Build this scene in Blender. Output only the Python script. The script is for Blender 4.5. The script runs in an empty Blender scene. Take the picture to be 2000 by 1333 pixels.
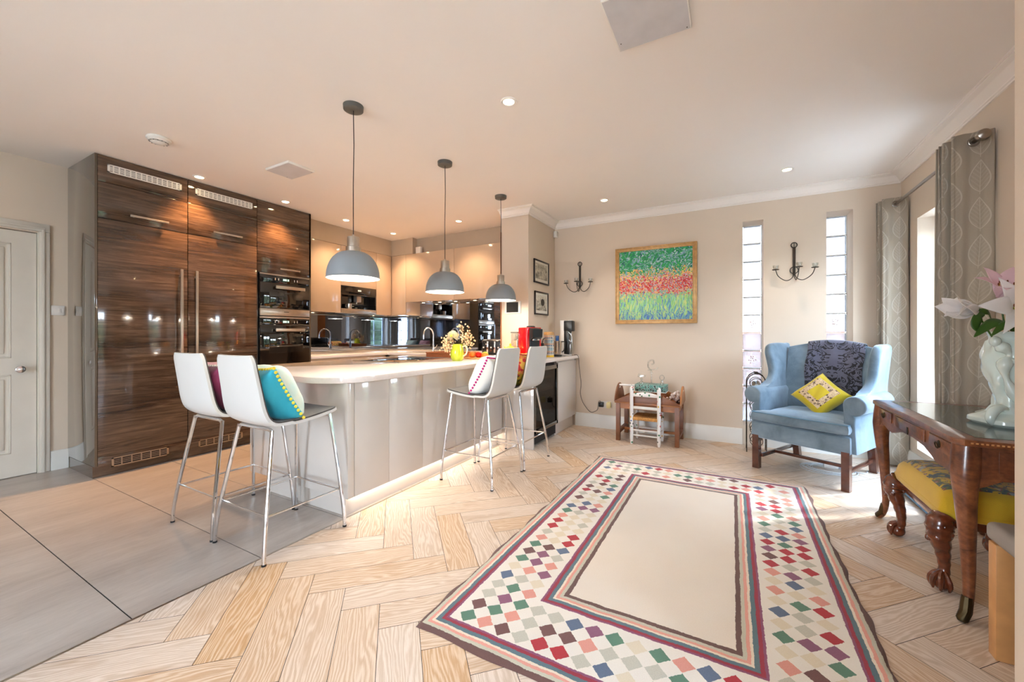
import bpy, bmesh, math, random
from mathutils import Matrix, Vector
PI = math.pi
R = math.radians
SC = bpy.context.scene
COL = SC.collection
random.seed(7)

# ------------------------------------------------------------------ materials
def lin(c):
    return tuple((x / 12.92 if x <= .04045 else ((x + .055) / 1.055) ** 2.4) for x in [v / 255 for v in c[:3]]) + (1,)

class S:
    """a shader value with arithmetic"""
    def __init__(s, nt, k): s.nt, s.k = nt, k
    def _m(s, op, *a):
        n = s.nt.nodes.new('ShaderNodeMath'); n.operation = op
        for i, v in enumerate((s,) + a):
            if isinstance(v, S): s.nt.links.new(v.k, n.inputs[i])
            else: n.inputs[i].default_value = v
        return S(s.nt, n.outputs[0])
    def __add__(s, o): return s._m('ADD', o)
    def __sub__(s, o): return s._m('SUBTRACT', o)
    def __mul__(s, o): return s._m('MULTIPLY', o)
    def __truediv__(s, o): return s._m('DIVIDE', o)
    def lt(s, o): return s._m('LESS_THAN', o)
    def gt(s, o): return s._m('GREATER_THAN', o)
    def abs(s): return s._m('ABSOLUTE')
    def mn(s, o): return s._m('MINIMUM', o)
    def mx(s, o): return s._m('MAXIMUM', o)
    def fl(s): return s._m('FLOOR')
    def fr(s): return s._m('FRACT')
    def pw(s, o): return s._m('POWER', o)

class Mt:
    """principled material with short helpers"""
    def __init__(m, name, col=(.8, .8, .8, 1), rough=.5, metal=0, coat=0, spec=.5, sheen=0, ior=1.5, trans=0):
        m.m = bpy.data.materials.new(name); m.m.use_nodes = True
        m.nt = m.m.node_tree; m.b = m.nt.nodes['Principled BSDF']; m.out = m.nt.nodes['Material Output']
        i = m.b.inputs
        i['Base Color'].default_value = col; i['Roughness'].default_value = rough; i['Metallic'].default_value = metal
        i['Coat Weight'].default_value = coat; i['Coat Roughness'].default_value = .03; i['Specular IOR Level'].default_value = spec
        i['Sheen Weight'].default_value = sheen; i['IOR'].default_value = ior; i['Transmission Weight'].default_value = trans
    def n(m, t, **kw):
        nd = m.nt.nodes.new('ShaderNode' + t)
        for k, v in kw.items():
            if k in [x.name for x in nd.inputs]: nd.inputs[k].default_value = v
            else: setattr(nd, k, v)
        return nd
    def l(m, a, b): m.nt.links.new(a.k if isinstance(a, S) else a, b)
    def co(m, kind='Object', scale=(1, 1, 1), rot=(0, 0, 0), loc=(0, 0, 0)):
        t = m.n('TexCoord'); mp = m.n('Mapping'); mp.inputs['Scale'].default_value = scale
        mp.inputs['Rotation'].default_value = rot; mp.inputs['Location'].default_value = loc
        m.l(t.outputs[kind], mp.inputs['Vector']); return mp.outputs[0]
    def xyz(m, v):
        s = m.n('SeparateXYZ'); m.l(v, s.inputs[0]); return [S(m.nt, s.outputs[i]) for i in range(3)]
    def vec(m, x, y, z=0):
        c = m.n('CombineXYZ')
        for i, v in enumerate((x, y, z)):
            if isinstance(v, S): m.l(v, c.inputs[i])
            else: c.inputs[i].default_value = v
        return c.outputs[0]
    def noise(m, vec, scale=5, detail=4, rough=.5, dist=0):
        t = m.n('TexNoise'); m.l(vec, t.inputs['Vector']); t.inputs['Scale'].default_value = scale
        t.inputs['Detail'].default_value = detail; t.inputs['Roughness'].default_value = rough; t.inputs['Distortion'].default_value = dist
        return S(m.nt, t.outputs['Fac'])
    def white(m, vec):
        t = m.n('TexWhiteNoise'); m.l(vec, t.inputs['Vector']); return S(m.nt, t.outputs['Value'])
    def ramp(m, f, stops, const=False):
        r = m.n('ValToRGB'); cr = r.color_ramp
        if const: cr.interpolation = 'CONSTANT'
        while len(cr.elements) < len(stops): cr.elements.new(.5)
        for e, (p, c) in zip(cr.elements, stops): e.position = p; e.color = c
        m.l(f, r.inputs[0]); return r.outputs[0]
    def mix(m, f, a, b, mode='MIX'):
        x = m.n('Mix', data_type='RGBA', blend_type=mode)
        for s_, v in ((x.inputs[0], f), (x.inputs[6], a), (x.inputs[7], b)):
            if isinstance(v, (S, bpy.types.NodeSocket)): m.l(v, s_)
            else: s_.default_value = v
        return x.outputs[2]
    def base(m, c): m.l(c, m.b.inputs['Base Color'])
    def bump(m, h, st=.2, d=.01):
        b = m.n('Bump'); b.inputs['Strength'].default_value = st; b.inputs['Distance'].default_value = d
        m.l(h, b.inputs['Height']); m.l(b.outputs[0], m.b.inputs['Normal'])

def plain(name, rgb, rough=.5, metal=0, coat=0, var=.06, scale=8, bump=0, bscale=200, **kw):
    """a material whose colour wavers slightly, with an optional fine bump"""
    c = lin(rgb); m = Mt(name, c, rough, metal, coat, **kw)
    v = m.co(); f = m.noise(v, scale, 3)
    a = tuple(x * (1 - var) for x in c[:3]) + (1,); b = tuple(min(1, x * (1 + var)) for x in c[:3]) + (1,)
    m.base(m.ramp(f, [(.3, a), (.7, b)]))
    if bump: m.bump(m.noise(v, bscale, 2), bump, .002)
    return m

def emit(name, rgb, st):
    m = Mt(name, lin(rgb)); m.b.inputs['Emission Color'].default_value = lin(rgb); m.b.inputs['Emission Strength'].default_value = st
    return m

M = {}
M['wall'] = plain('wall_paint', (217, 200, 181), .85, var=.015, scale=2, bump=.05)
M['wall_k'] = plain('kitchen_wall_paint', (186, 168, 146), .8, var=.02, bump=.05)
M['ceil'] = plain('ceiling_paint', (240, 232, 224), .9, var=.01, scale=1.5)
M['white'] = plain('white_gloss_paint', (226, 223, 216), .35, var=.02)
M['door'] = plain('door_paint', (214, 206, 194), .35, var=.02)
M['cream'] = plain('cashmere_gloss_laminate', (200, 174, 148), .12, coat=.5, var=.015)
M['grey'] = plain('pale_grey_gloss_laminate', (206, 198, 190), .1, coat=.6, var=.012)
M['quartz'] = plain('pale_quartz', (232, 222, 216), .12, coat=.3, var=.03, scale=60)
M['chrome'] = plain('polished_chrome', (222, 222, 224), .08, 1, var=.02)
M['steel'] = plain('brushed_steel', (190, 180, 168), .28, 1, var=.05, scale=40)
M['nickel'] = plain('satin_nickel', (150, 140, 130), .3, 1, var=.04)
M['blackglass'] = plain('black_glass', (6, 6, 7), .03, coat=1, var=.1)
M['ovenwindow'] = plain('oven_window_glass', (20, 22, 22), .04, coat=1, var=.1)
M['black'] = plain('black_plastic', (18, 18, 19), .35, var=.1)
M['dark'] = plain('dark_recess', (24, 20, 18), .7, var=.1)
M['iron'] = plain('wrought_iron', (62, 54, 46), .5, .6, var=.15, scale=30)
M['shell'] = plain('white_leather_shell', (212, 211, 208), .3, coat=.2, var=.01)
M['pad'] = plain('charcoal_felt', (74, 70, 68), .95, var=.2, scale=30, bump=.3, sheen=.3)
M['lampgrey'] = plain('matt_grey_enamel', (136, 142, 147), .5, var=.03)
M['lampin'] = plain('white_enamel', (240, 238, 232), .5, var=.01)
M['canopy'] = plain('dark_grey_enamel', (88, 86, 80), .5, var=.05)
M['bulb'] = emit('bulb_glow', (255, 226, 180), 30)
M['down'] = emit('downlight_glow', (255, 226, 176), 14)
M['ledstrip'] = emit('led_glow', (255, 240, 222), 4)
M['rim'] = plain('white_metal', (236, 232, 224), .4, var=.01)
M['velvet'] = Mt('blue_velvet', lin((112, 148, 172)), .75, sheen=.9)
def _velvet(m, a, b):
    v = m.co(); f = m.noise(v, 5, 4, .6, .4); m.base(m.ramp(f, [(.3, lin(a)), (.7, lin(b))]))
    m.b.inputs['Sheen Roughness'].default_value = .4; m.b.inputs['Sheen Tint'].default_value = (.72, .86, 1, 1)
    m.bump(m.noise(v, 6, 3), .4, .01)
_velvet(M['velvet'], (86, 106, 120), (128, 148, 164))
M['mahog'] = plain('mahogany', (86, 44, 30), .25, coat=.5, var=.35, scale=14)
M['oak'] = plain('pale_oak', (196, 142, 88), .4, var=.12, scale=14)
M['taupe'] = plain('taupe_leather', (142, 134, 126), .5, var=.05)
M['leather'] = plain('green_desk_leather', (50, 62, 56), .22, coat=.5, var=.15)
M['brass'] = plain('aged_brass', (70, 58, 40), .45, 1, var=.2)
M['ceramic'] = plain('celadon_porcelain', (206, 218, 210), .12, coat=.6, var=.04)
M['leaf'] = plain('lily_leaf', (52, 88, 26), .45, var=.3, scale=10)
M['petal'] = plain('lily_petal', (244, 228, 226), .5, var=.05, scale=12)
M['petalpink'] = plain('pink_lily_petal', (222, 176, 184), .5, var=.1, scale=12)
M['stamen'] = plain('flower_centre', (206, 206, 70), .6, var=.1)
M['mum'] = plain('chrysanthemum_petal', (250, 240, 208), .6, var=.05)
M['blossom'] = plain('dried_blossom', (236, 206, 164), .7, var=.15)
M['stem'] = plain('stem', (92, 84, 40), .6, var=.2)
M['limepot'] = plain('lime_glaze', (178, 192, 48), .12, coat=.6, var=.12, scale=20)
M['handlecream'] = plain('cream_glaze', (234, 222, 186), .2, coat=.4)
M['red'] = plain('glossy_red_plastic', (206, 12, 20), .12, coat=.8, var=.02)
M['wicker'] = Mt('wicker', lin((156, 88, 44)), .7)
v = M['wicker'].co('Object', (90, 90, 60)); w = M['wicker'].n('TexChecker'); M['wicker'].l(v, w.inputs[0]); w.inputs['Scale'].default_value = 1
w.inputs['Color1'].default_value = lin((178, 104, 56)); w.inputs['Color2'].default_value = lin((104, 54, 28)); M['wicker'].base(w.outputs[0]); M['wicker'].bump(w.outputs[1], .5, .004)
M['rush'] = plain('rush_seat', (196, 142, 78), .8, var=.35, scale=70, bump=.5, bscale=120)
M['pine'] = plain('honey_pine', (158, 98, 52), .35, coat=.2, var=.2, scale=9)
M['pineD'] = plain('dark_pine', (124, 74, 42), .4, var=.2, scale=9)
M['orange'] = plain('orange_glaze', (232, 120, 40), .3, var=.2)
M['yellowg'] = plain('yellow_glaze', (240, 196, 60), .25, coat=.4, var=.1)
M['greeng'] = plain('green_glaze', (170, 196, 60), .3, var=.1)
M['bluetube'] = plain('blue_tube', (30, 84, 150), .35, var=.15, scale=40)
M['bottle'] = plain('dark_bottle_glass', (20, 22, 16), .05, coat=1)
M['foil'] = plain('bottle_foil', (196, 200, 196), .3, .5)
M['foil2'] = plain('purple_foil', (70, 40, 66), .3, .5)
M['cable'] = plain('black_cable', (40, 36, 34), .5)
M['cablew'] = plain('white_cable', (214, 218, 222), .4)
M['socket'] = plain('white_switch_plastic', (224, 218, 212), .35)
M['creamplug'] = plain('cream_plastic', (224, 208, 150), .4)
M['leaffoil'] = M['brass']
M['upvc'] = plain('white_window_frame', (228, 232, 236), .3)
M['paper'] = plain('white_mount_paper', (226, 222, 212), .8)
M['frameblk'] = plain('black_picture_frame', (36, 26, 22), .35)
M['brick'] = Mt('garden_brick', lin((190, 120, 96)), .9)
m = M['brick']; bt = m.n('TexBrick'); m.l(m.co('Object', (4, 4, 4), (R(90), 0, 0)), bt.inputs[0]); bt.inputs['Scale'].default_value = 1.2
bt.inputs['Color1'].default_value = lin((208, 140, 116)); bt.inputs['Color2'].default_value = lin((182, 110, 90)); bt.inputs['Mortar'].default_value = lin((214, 204, 190)); m.base(bt.outputs[0])
M['lawn'] = plain('patio_paving', (188, 182, 176), .9, var=.12)
m = M['hedge'] = Mt('hedge_leaves', rough=.7); v = m.co('Object', (9, 9, 9)); vo = m.n('TexVoronoi'); m.l(v, vo.inputs['Vector']); sv = m.n('SeparateColor'); m.l(vo.outputs['Color'], sv.inputs[0])
m.base(m.ramp(S(m.nt, sv.outputs[0]), [(.1, lin((44, 70, 34))), (.5, lin((100, 132, 72))), (.85, lin((196, 206, 156)))])); m.bump(S(m.nt, vo.outputs['Distance']), 1, .1)

# thin window glass: mostly clear with a weak mirror, lets daylight pass
def thin_glass(name, tint, refl, bump=0, bs=30, transl=0):
    m = Mt(name); nt = m.nt; nt.nodes.remove(m.b)
    t = m.n('BsdfTransparent'); t.inputs[0].default_value = tint
    g = m.n('BsdfGlossy'); g.inputs['Roughness'].default_value = .02
    mx = m.n('MixShader'); mx.inputs[0].default_value = refl
    m.l(t.outputs[0], mx.inputs[1]); m.l(g.outputs[0], mx.inputs[2]); last = mx
    if transl:
        tr = m.n('BsdfTranslucent'); tr.inputs[0].default_value = tint
        m2 = m.n('MixShader'); m2.inputs[0].default_value = transl
        m.l(last.outputs[0], m2.inputs[1]); m.l(tr.outputs[0], m2.inputs[2]); last = m2
    if bump:
        b = m.n('Bump'); b.inputs['Strength'].default_value = bump; m.l(m.noise(m.co(), bs, 3), b.inputs['Height']); m.l(b.outputs[0], g.inputs['Normal'])
    m.l(last.outputs[0], m.out.inputs[0]); return m
M['glass'] = thin_glass('clear_window_glass', (.80, .82, .83, 1), .06)
M['block'] = thin_glass('glass_block', (.29, .295, .30, 1), .08, .5, 14, .3)
M['clear'] = thin_glass('clear_ornament_glass', (.93, .94, .93, 1), .22)
M['tintglass'] = thin_glass('tinted_cooler_glass', (.34, .32, .30, 1), .09)

# mirrored splashback: dark toned mirror glass
m = M['mirror'] = plain('smoked_mirror_glass', (170, 178, 190), .015, 1, var=.01)
# dark horizontal-grain gloss laminate
m = M['zebra'] = Mt('dark_zebrano_gloss', rough=.1, coat=.7)
v = m.co('Object', (1, .55, 9)); f1 = m.noise(v, 3.0, 8, .68, 1.4); f2 = m.noise(m.co('Object', (1, .5, 60)), 4, 6, .75, .8); f3 = m.noise(m.co('Object', (1, .5, 3)), 2.2, 3)
f = f1 * .5 + f2 * .22 + f3 * .28
m.base(m.ramp(f, [(.36, lin((37, 26, 20))), (.46, lin((64, 47, 36))), (.54, lin((88, 67, 52))), (.66, lin((120, 95, 74)))]))
m = M['zebraend'] = plain('grey_brown_end_panel', (84, 74, 62), .08, coat=.8, var=.03)

# limed oak boards: tone per board from the colour attribute, grain along the board from the UV map
m = M['boards'] = Mt('limed_oak_boards', rough=.42)
at = m.n('Attribute', attribute_name='tone'); uvn = m.n('UVMap', uv_map='UVMap'); tone = m.n('SeparateColor'); m.l(at.outputs['Color'], tone.inputs[0])
tr, tg, tb = [S(m.nt, tone.outputs[i]) for i in range(3)]
ux, uy, _ = m.xyz(uvn.outputs[0]); ux = ux + tb * 37; uy = uy + tg * 19
warp = m.noise(m.vec(ux * 1.0, uy * 5), 1.5, 3, .5)
rings = ((uy * 60 + warp * 13)).fr()
rings = (rings - .5).abs() * 2
grain = m.noise(m.vec(ux * 2.6, uy * 110), 2.8, 6, .8)
g = rings * .20 + grain * .80
light = m.mix(tr, lin((226, 211, 198)), lin((218, 192, 162)))
darkc = m.mix(tr, lin((204, 184, 165)), lin((192, 150, 106)))
colr = m.mix(m.ramp(g, [(.44, (0, 0, 0, 1)), (.58, (1, 1, 1, 1))]), darkc, light)
knot = m.noise(m.vec(ux * 2, uy * 5), 1.3, 2)
colr = m.mix(m.ramp(knot, [(.62, (0, 0, 0, 1)), (.80, (.6, .6, .6, 1))]), colr, lin((176, 140, 104)))
m.base(colr); m.bump(grain, .12, .002)
m = M['tile'] = Mt('stone_tile', rough=.3, coat=.1)
v = m.co('Object', (1.6, .35, 1), (0, 0, R(16))); f = m.noise(v, 3, 6, .6, .7); f2 = m.noise(m.co('Object', (9, 2.2, 1), (0, 0, R(14))), 4, 5, .7, .8)
m.base(m.ramp(f * .6 + f2 * .4, [(.33, lin((164, 152, 142))), (.5, lin((180, 169, 160))), (.68, lin((194, 184, 175)))]))

# petals and leaves let some light through
def translucent(name, a, b, k, rough=.5):
    m = plain(name, a, rough, var=.05, scale=14); t = m.n('BsdfTranslucent'); t.inputs[0].default_value = lin(b); x = m.n('MixShader'); x.inputs[0].default_value = k
    m.l(m.b.outputs[0], x.inputs[1]); m.l(t.outputs[0], x.inputs[2]); m.l(x.outputs[0], m.out.inputs[0]); return m
M['petal'] = translucent('lily_petal', (253, 250, 249), (255, 252, 250), .55)
M['petalpink'] = translucent('pink_lily_petal', (246, 222, 228), (252, 228, 232), .5)
M['leaf'] = translucent('lily_leaf', (60, 96, 34), (120, 160, 50), .2, .4)

SKY, SUN, LK, EXPO = 14.0, 2.5, 1.35, 1.75

# ------------------------------------------------------------------ mesh building
class MB:
    def __init__(s, M_=None):
        s.bm = bmesh.new(); s.uv = s.bm.loops.layers.uv.new('UVMap'); s.mi = 0; s.T = M_ or Matrix()
    def _new(s, nv, nf):
        s.bm.verts.ensure_lookup_table(); s.bm.faces.ensure_lookup_table()
        for v in list(s.bm.verts)[nv:]: v.co = s.T @ v.co
        for f in list(s.bm.faces)[nf:]: f.material_index = s.mi
    def _merge(s, t, f=None):
        nv, nf = len(s.bm.verts), len(s.bm.faces)
        mp = {v: s.bm.verts.new(f(v.co) if f else v.co) for v in t.verts}
        for q in t.faces: s.bm.faces.new([mp[v] for v in q.verts])
        t.free(); s._new(nv, nf); return s
    def box(s, x0, x1, y0, y1, z0, z1, bev=0, seg=2, rot=None):
        t = bmesh.new(); bmesh.ops.create_cube(t, size=1)
        c = Vector(((x0 + x1) / 2, (y0 + y1) / 2, (z0 + z1) / 2)); d = (abs(x1 - x0), abs(y1 - y0), abs(z1 - z0))
        for v in t.verts: v.co = Vector((v.co.x * d[0], v.co.y * d[1], v.co.z * d[2]))
        if bev: bmesh.ops.bevel(t, geom=t.edges[:], offset=min(bev, min(d) * .49), segments=seg, profile=.5, affect='EDGES')
        return s._merge(t, lambda p: (rot @ p if rot else p) + c)
    def prism(s, poly, a0, a1, ax='z', bev=0):
        """poly: 2D outline; extruded along ax. ax z: (x,y); ax y: (x,z); ax x: (y,z)"""
        def p3(p, a): return {'z': (p[0], p[1], a), 'y': (p[0], a, p[1]), 'x': (a, p[0], p[1])}[ax]
        t = bmesh.new()
        A = [t.verts.new(p3(p, a0)) for p in poly]; B = [t.verts.new(p3(p, a1)) for p in poly]
        n = len(poly); fs = [t.faces.new(A), t.faces.new(B[::-1])]
        for i in range(n): fs.append(t.faces.new([A[i], B[i], B[(i + 1) % n], A[(i + 1) % n]]))
        bmesh.ops.recalc_face_normals(t, faces=fs)
        if bev: bmesh.ops.bevel(t, geom=list(fs[0].edges) + list(fs[1].edges), offset=bev, segments=2, profile=.5, affect='EDGES')
        return s._merge(t)
    def tube(s, pts, r, n=8, closed=False, sq=None):
        """sweep a circle (or rectangle sq=(w,h)) along points; r a number or a list"""
        nv, nf = len(s.bm.verts), len(s.bm.faces)
        P = [Vector(p) for p in pts]; k = len(P); rr = r if isinstance(r, (list, tuple)) else [r] * k
        T = []
        for i in range(k):
            a = P[(i - 1) % k] if (closed or i) else P[0]; b = P[(i + 1) % k] if (closed or i < k - 1) else P[-1]
            T.append((b - a).normalized() if (b - a).length > 1e-9 else Vector((0, 0, 1)))
        up = Vector((0, 0, 1)) if abs(T[0].z) < .9 else Vector((0, 1, 0))
        N = (up - T[0] * up.dot(T[0])).normalized(); rings = []
        for i in range(k):
            if i:
                N = N - T[i] * N.dot(T[i])
                N = N.normalized() if N.length > 1e-6 else Vector((1, 0, 0))
            Bn = T[i].cross(N); ring = []
            for j in range(n):
                a = 2 * PI * j / n
                ring.append(s.bm.verts.new(P[i] + (N * math.cos(a) + Bn * math.sin(a)) * rr[i]))
            rings.append(ring)
        m = k if closed else k - 1
        for i in range(m):
            A, B = rings[i], rings[(i + 1) % k]
            for j in range(n): s.bm.faces.new([A[j], A[(j + 1) % n], B[(j + 1) % n], B[j]])
        if not closed:
            s.bm.faces.new(rings[0][::-1]); s.bm.faces.new(rings[-1])
        s._new(nv, nf); return s
    def lathe(s, prof, c=(0, 0, 0), n=32, rot=None, a0=0, a1=2 * PI):
        """profile of (radius, z) turned about z through c"""
        nv, nf = len(s.bm.verts), len(s.bm.faces); full = abs(a1 - a0 - 2 * PI) < 1e-6
        rings = []
        for (r, z) in prof:
            if r < 1e-5: rings.append([s.bm.verts.new((0, 0, z))])
            else: rings.append([s.bm.verts.new((r * math.cos(a0 + (a1 - a0) * j / n), r * math.sin(a0 + (a1 - a0) * j / n), z)) for j in range(n if full else n + 1)])
        for A, B in zip(rings, rings[1:]):
            m = n
            for j in range(m):
                k = (j + 1) % n if full else j + 1
                if len(A) == 1 and len(B) == 1: continue
                if len(A) == 1: s.bm.faces.new([A[0], B[k], B[j]])
                elif len(B) == 1: s.bm.faces.new([A[j], A[k], B[0]])
                else: s.bm.faces.new([A[j], A[k], B[k], B[j]])
        vs = list(s.bm.verts)[nv:]
        for v in vs: v.co = (rot @ v.co if rot else v.co) + Vector(c)
        s._new(nv, nf); return s
    def grid(s, fn, nu, nv_, cu=False, cv=False, uvs=None):
        nv, nf = len(s.bm.verts), len(s.bm.faces)
        G = [[s.bm.verts.new(fn(i / nu, j / nv_)) for j in range(nv_ + (0 if cv else 1))] for i in range(nu + (0 if cu else 1))]
        for i in range(nu):
            for j in range(nv_):
                i2, j2 = (i + 1) % len(G), (j + 1) % len(G[0])
                f = s.bm.faces.new([G[i][j], G[i2][j], G[i2][j2], G[i][j2]])
                if uvs:
                    for lp, (a, b) in zip(f.loops, ((i, j), (i + 1, j), (i + 1, j + 1), (i, j + 1))): lp[s.uv].uv = uvs(a / nu, b / nv_)
        s._new(nv, nf); return s
    def ball(s, c, r, n=16, rot=None):
        r = (r, r, r) if not isinstance(r, (tuple, list)) else r
        h = max(4, n // 2); T0 = s.T
        q = (rot.to_4x4() if rot else Matrix()) @ Matrix.Diagonal((r[0], r[1], r[2], 1))
        s.T = T0 @ Matrix.Translation(c) @ q
        s.lathe([(math.sin(PI * i / h), -math.cos(PI * i / h)) for i in range(h + 1)], (0, 0, 0), n)
        s.T = T0; return s
    def build(s, name, mats, parent=None, smooth=35, world=False, loc=None, sub=0, solid=0, rz=0):
        me = bpy.data.meshes.new(name)
        if world:
            lo = [min(v.co[i] for v in s.bm.verts) for i in range(3)]; hi = [max(v.co[i] for v in s.bm.verts) for i in range(3)]
            o_ = Vector(((lo[0] + hi[0]) / 2, (lo[1] + hi[1]) / 2, lo[2]))
            for v in s.bm.verts: v.co -= o_
            loc = o_
        s.bm.normal_update(); s.bm.to_mesh(me); s.bm.free()
        for m in (mats if isinstance(mats, (list, tuple)) else [mats]): me.materials.append(m.m)
        ob = bpy.data.objects.new(name, me); COL.objects.link(ob)
        if loc is not None: ob.location = loc
        if rz: ob.rotation_euler.z = rz
        if parent: ob.parent = parent
        if solid:
            q = ob.modifiers.new('thick', 'SOLIDIFY'); q.thickness = solid; q.offset = 0
        if sub:
            q = ob.modifiers.new('sub', 'SUBSURF'); q.levels = sub; q.render_levels = sub
        if smooth:
            me.shade_smooth()
            if not sub: me.set_sharp_from_angle(angle=R(smooth))
        return ob

def tag(o, label, cat, group=None, kind=None):
    o['label'] = label; o['category'] = cat
    if group: o['group'] = group
    if kind: o['kind'] = kind
    return o
def thing(name, label, cat, loc=(0, 0, 0), rz=0, group=None):
    o = bpy.data.objects.new(name, None); COL.objects.link(o); o.location = loc; o.rotation_euler.z = rz
    o.empty_display_size = .1
    return tag(o, label, cat, group)
def W(root):
    """a builder that takes world coordinates for an unrotated thing"""
    return MB(Matrix.Translation(-Vector(root.location)))
def struct(name, mb, mat, smooth=35):
    o = mb.build(name, mat, smooth=smooth); o['kind'] = 'structure'; return o
def copy_tree(o, loc=None, rz=None, label=None, parent=None):
    c = o.copy(); COL.objects.link(c)
    if parent: c.parent = parent
    if loc: c.location = loc
    if rz is not None: c.rotation_euler.z = rz
    if label: c['label'] = label
    for ch in [x for x in list(o.children)]: copy_tree(ch, parent=c)
    return c
def rx(a): return Matrix.Rotation(a, 3, 'X')
def ry(a): return Matrix.Rotation(a, 3, 'Y')
def rzm(a): return Matrix.Rotation(a, 3, 'Z')
def bez(p0, p1, p2, n=10):
    return [Vector(p0) * (1 - t) ** 2 + Vector(p1) * 2 * t * (1 - t) + Vector(p2) * t * t for t in [i / n for i in range(n + 1)]]
def smoothpath(P, n=6):
    P = [Vector(p) for p in P]; out = []
    for i in range(len(P) - 1):
        a = P[max(0, i - 1)]; b = P[i]; c = P[i + 1]; d = P[min(len(P) - 1, i + 2)]
        for k in range(n):
            t = k / n
            out.append(.5 * ((2 * b) + (c - a) * t + (2 * a - 5 * b + 4 * c - d) * t * t + (3 * b - a - 3 * c + d) * t ** 3))
    out.append(P[-1]); return out

# ------------------------------------------------------------------ room shell
CEIL = 2.70; XL = -5.25; XR = 1.385; YB = 5.03; YF = -3.2; EDGE = -2.205
BIG = 6
# tile floor: long stone slabs with fine joints over a dark bed
mb = MB(); mb.mi = 1; mb.box(XL - .2, EDGE, YF - .2, YB + .2, -.12, -.003); mb.mi = 0
y = .70 - .525 * 8
while y < YB + .2:
    x = XL - .2
    for x2 in (-4.585, EDGE - .006):
        mb.box(x + .002, x2 - .002, max(y, YF - .2) + .0025, min(y + .525, YB + .2) - .0025, -.01, 0); x = x2
    y += .525
struct('floor', mb, [M['tile'], M['dark']])
# herringbone floor, each board clipped to the timber area
def clip(poly, x0, x1, y0, y1):
    for ax, v, sg in ((0, x0, 1), (0, x1, -1), (1, y0, 1), (1, y1, -1)):
        out = []
        for i in range(len(poly)):
            a, b = poly[i], poly[(i + 1) % len(poly)]; da, db = sg * (a[ax] - v), sg * (b[ax] - v)
            if da >= 0: out.append(a)
            if da * db < 0:
                t = da / (da - db); out.append(tuple(a[k] + (b[k] - a[k]) * t for k in range(4)))
        poly = out
        if not poly: return []
    return poly
mb = MB(); bm = mb.bm; tone = bm.loops.layers.float_color.new('tone')
mb.mi = 1; mb.box(EDGE, XR + .35, YF - .2, YB + .5, -.12, -.002); mb.mi = 0
Wd, Ln, gp = .16, .64, .0011; q2 = math.sqrt(2)
rb = random.Random(11)
for i in range(-60, 60):
    for j in range(-14, 14):
        for kind in (0, 1):
            p0 = -.551 + i * Wd + j * Ln; q0 = 2.189 - i * Wd + j * Ln
            if kind == 0: pr = (p0, p0 + Ln, q0, q0 + Wd)
            else: pr = (p0 - Wd, p0, q0 + Wd - Ln, q0 + Wd)
            a, b, c, d = pr[0] + gp, pr[1] - gp, pr[2] + gp, pr[3] - gp
            pl = []
            for (p, q) in ((a, c), (b, c), (b, d), (a, d)):
                uv = (p - a, q - c) if kind == 0 else (q - c, p - a)
                pl.append(((p - q) / q2, (p + q) / q2) + uv)
            pl = clip(pl, EDGE + .006, XR + .35, YF - .2, YB + .5)
            if len(pl) < 3: continue
            vs = [bm.verts.new((x[0], x[1], 0)) for x in pl]
            f = bm.faces.new(vs)
            t = (rb.random() ** 1.7, rb.random(), rb.random(), 1)
            for lp, x in zip(f.loops, pl): lp[mb.uv].uv = (x[2], x[3]); lp[tone] = t
bmesh.ops.recalc_face_normals(bm, faces=[f for f in bm.faces])
for f in bm.faces:
    if len(f.verts) >= 3 and abs(f.calc_center_median().z) < 1e-6 and f.normal.z < 0: f.normal_flip()
struct('floor.001', mb, [M['boards'], M['dark']], smooth=0)
mb = MB(); mb.box(EDGE - .006, EDGE + .006, YF, YB, -.01, .0012)
struct('trim_1', mb, M['steel'])

struct('ceiling', MB().box(XL - .2, XR + .5, YF - .2, YB + .4, CEIL, CEIL + .15), M['ceil'])
# walls
def wall_with_holes(mb, a0, a1, z0, z1, holes, fn):
    """holes sorted along a: (h0,h1,hz0,hz1); fn(a0,a1,z0,z1) adds one block"""
    cur = a0
    for (h0, h1, g0, g1) in sorted(holes):
        fn(cur, h0, z0, z1)
        if g0 > z0: fn(h0, h1, z0, g0)
        if g1 < z1: fn(h0, h1, g1, z1)
        cur = h1
    fn(cur, a1, z0, z1)
GB = [(.10, .292, .205, 2.425), (.828, 1.035, .205, 2.425)]
mb = MB(); wall_with_holes(mb, XL - .2, XR + .33, 0, CEIL, GB, lambda a, b, c, d: mb.box(a, b, YB, YB + .32, c, d)); struct('wall_back', mb, M['wall'])
WA = (3.53, 4.66, .22, 2.19)
WN = [WA, (.45, 1.05, .1, 2.2), (-1.35, -.35, .1, 2.2), (-2.75, -1.85, .1, 2.2)]
mb = MB(); wall_with_holes(mb, YF, YB, 0, CEIL, WN, lambda a, b, c, d: mb.box(XR, XR + .33, a, b, c, d)); struct('wall_right', mb, M['wall'])
DR = (.2, 1.045, 0, 2.075)
mb = MB(); wall_with_holes(mb, YF, YB, 0, CEIL, [DR], lambda a, b, c, d: mb.box(XL - .2, XL, a, b, c, d)); struct('wall_left', mb, M['wall'])
WF = (-2.7, -1.3, .1, 2.2)  # invented window behind the camera, added for fill daylight
mb = MB(); wall_with_holes(mb, XL - .2, XR + .33, 0, CEIL, [WF], lambda a, b, c, d: mb.box(a, b, YF - .2, YF, c, d)); struct('wall_front', mb, M['wall'])
mb = MB(); fr_y = (YF - .14, YF - .08)
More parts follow.
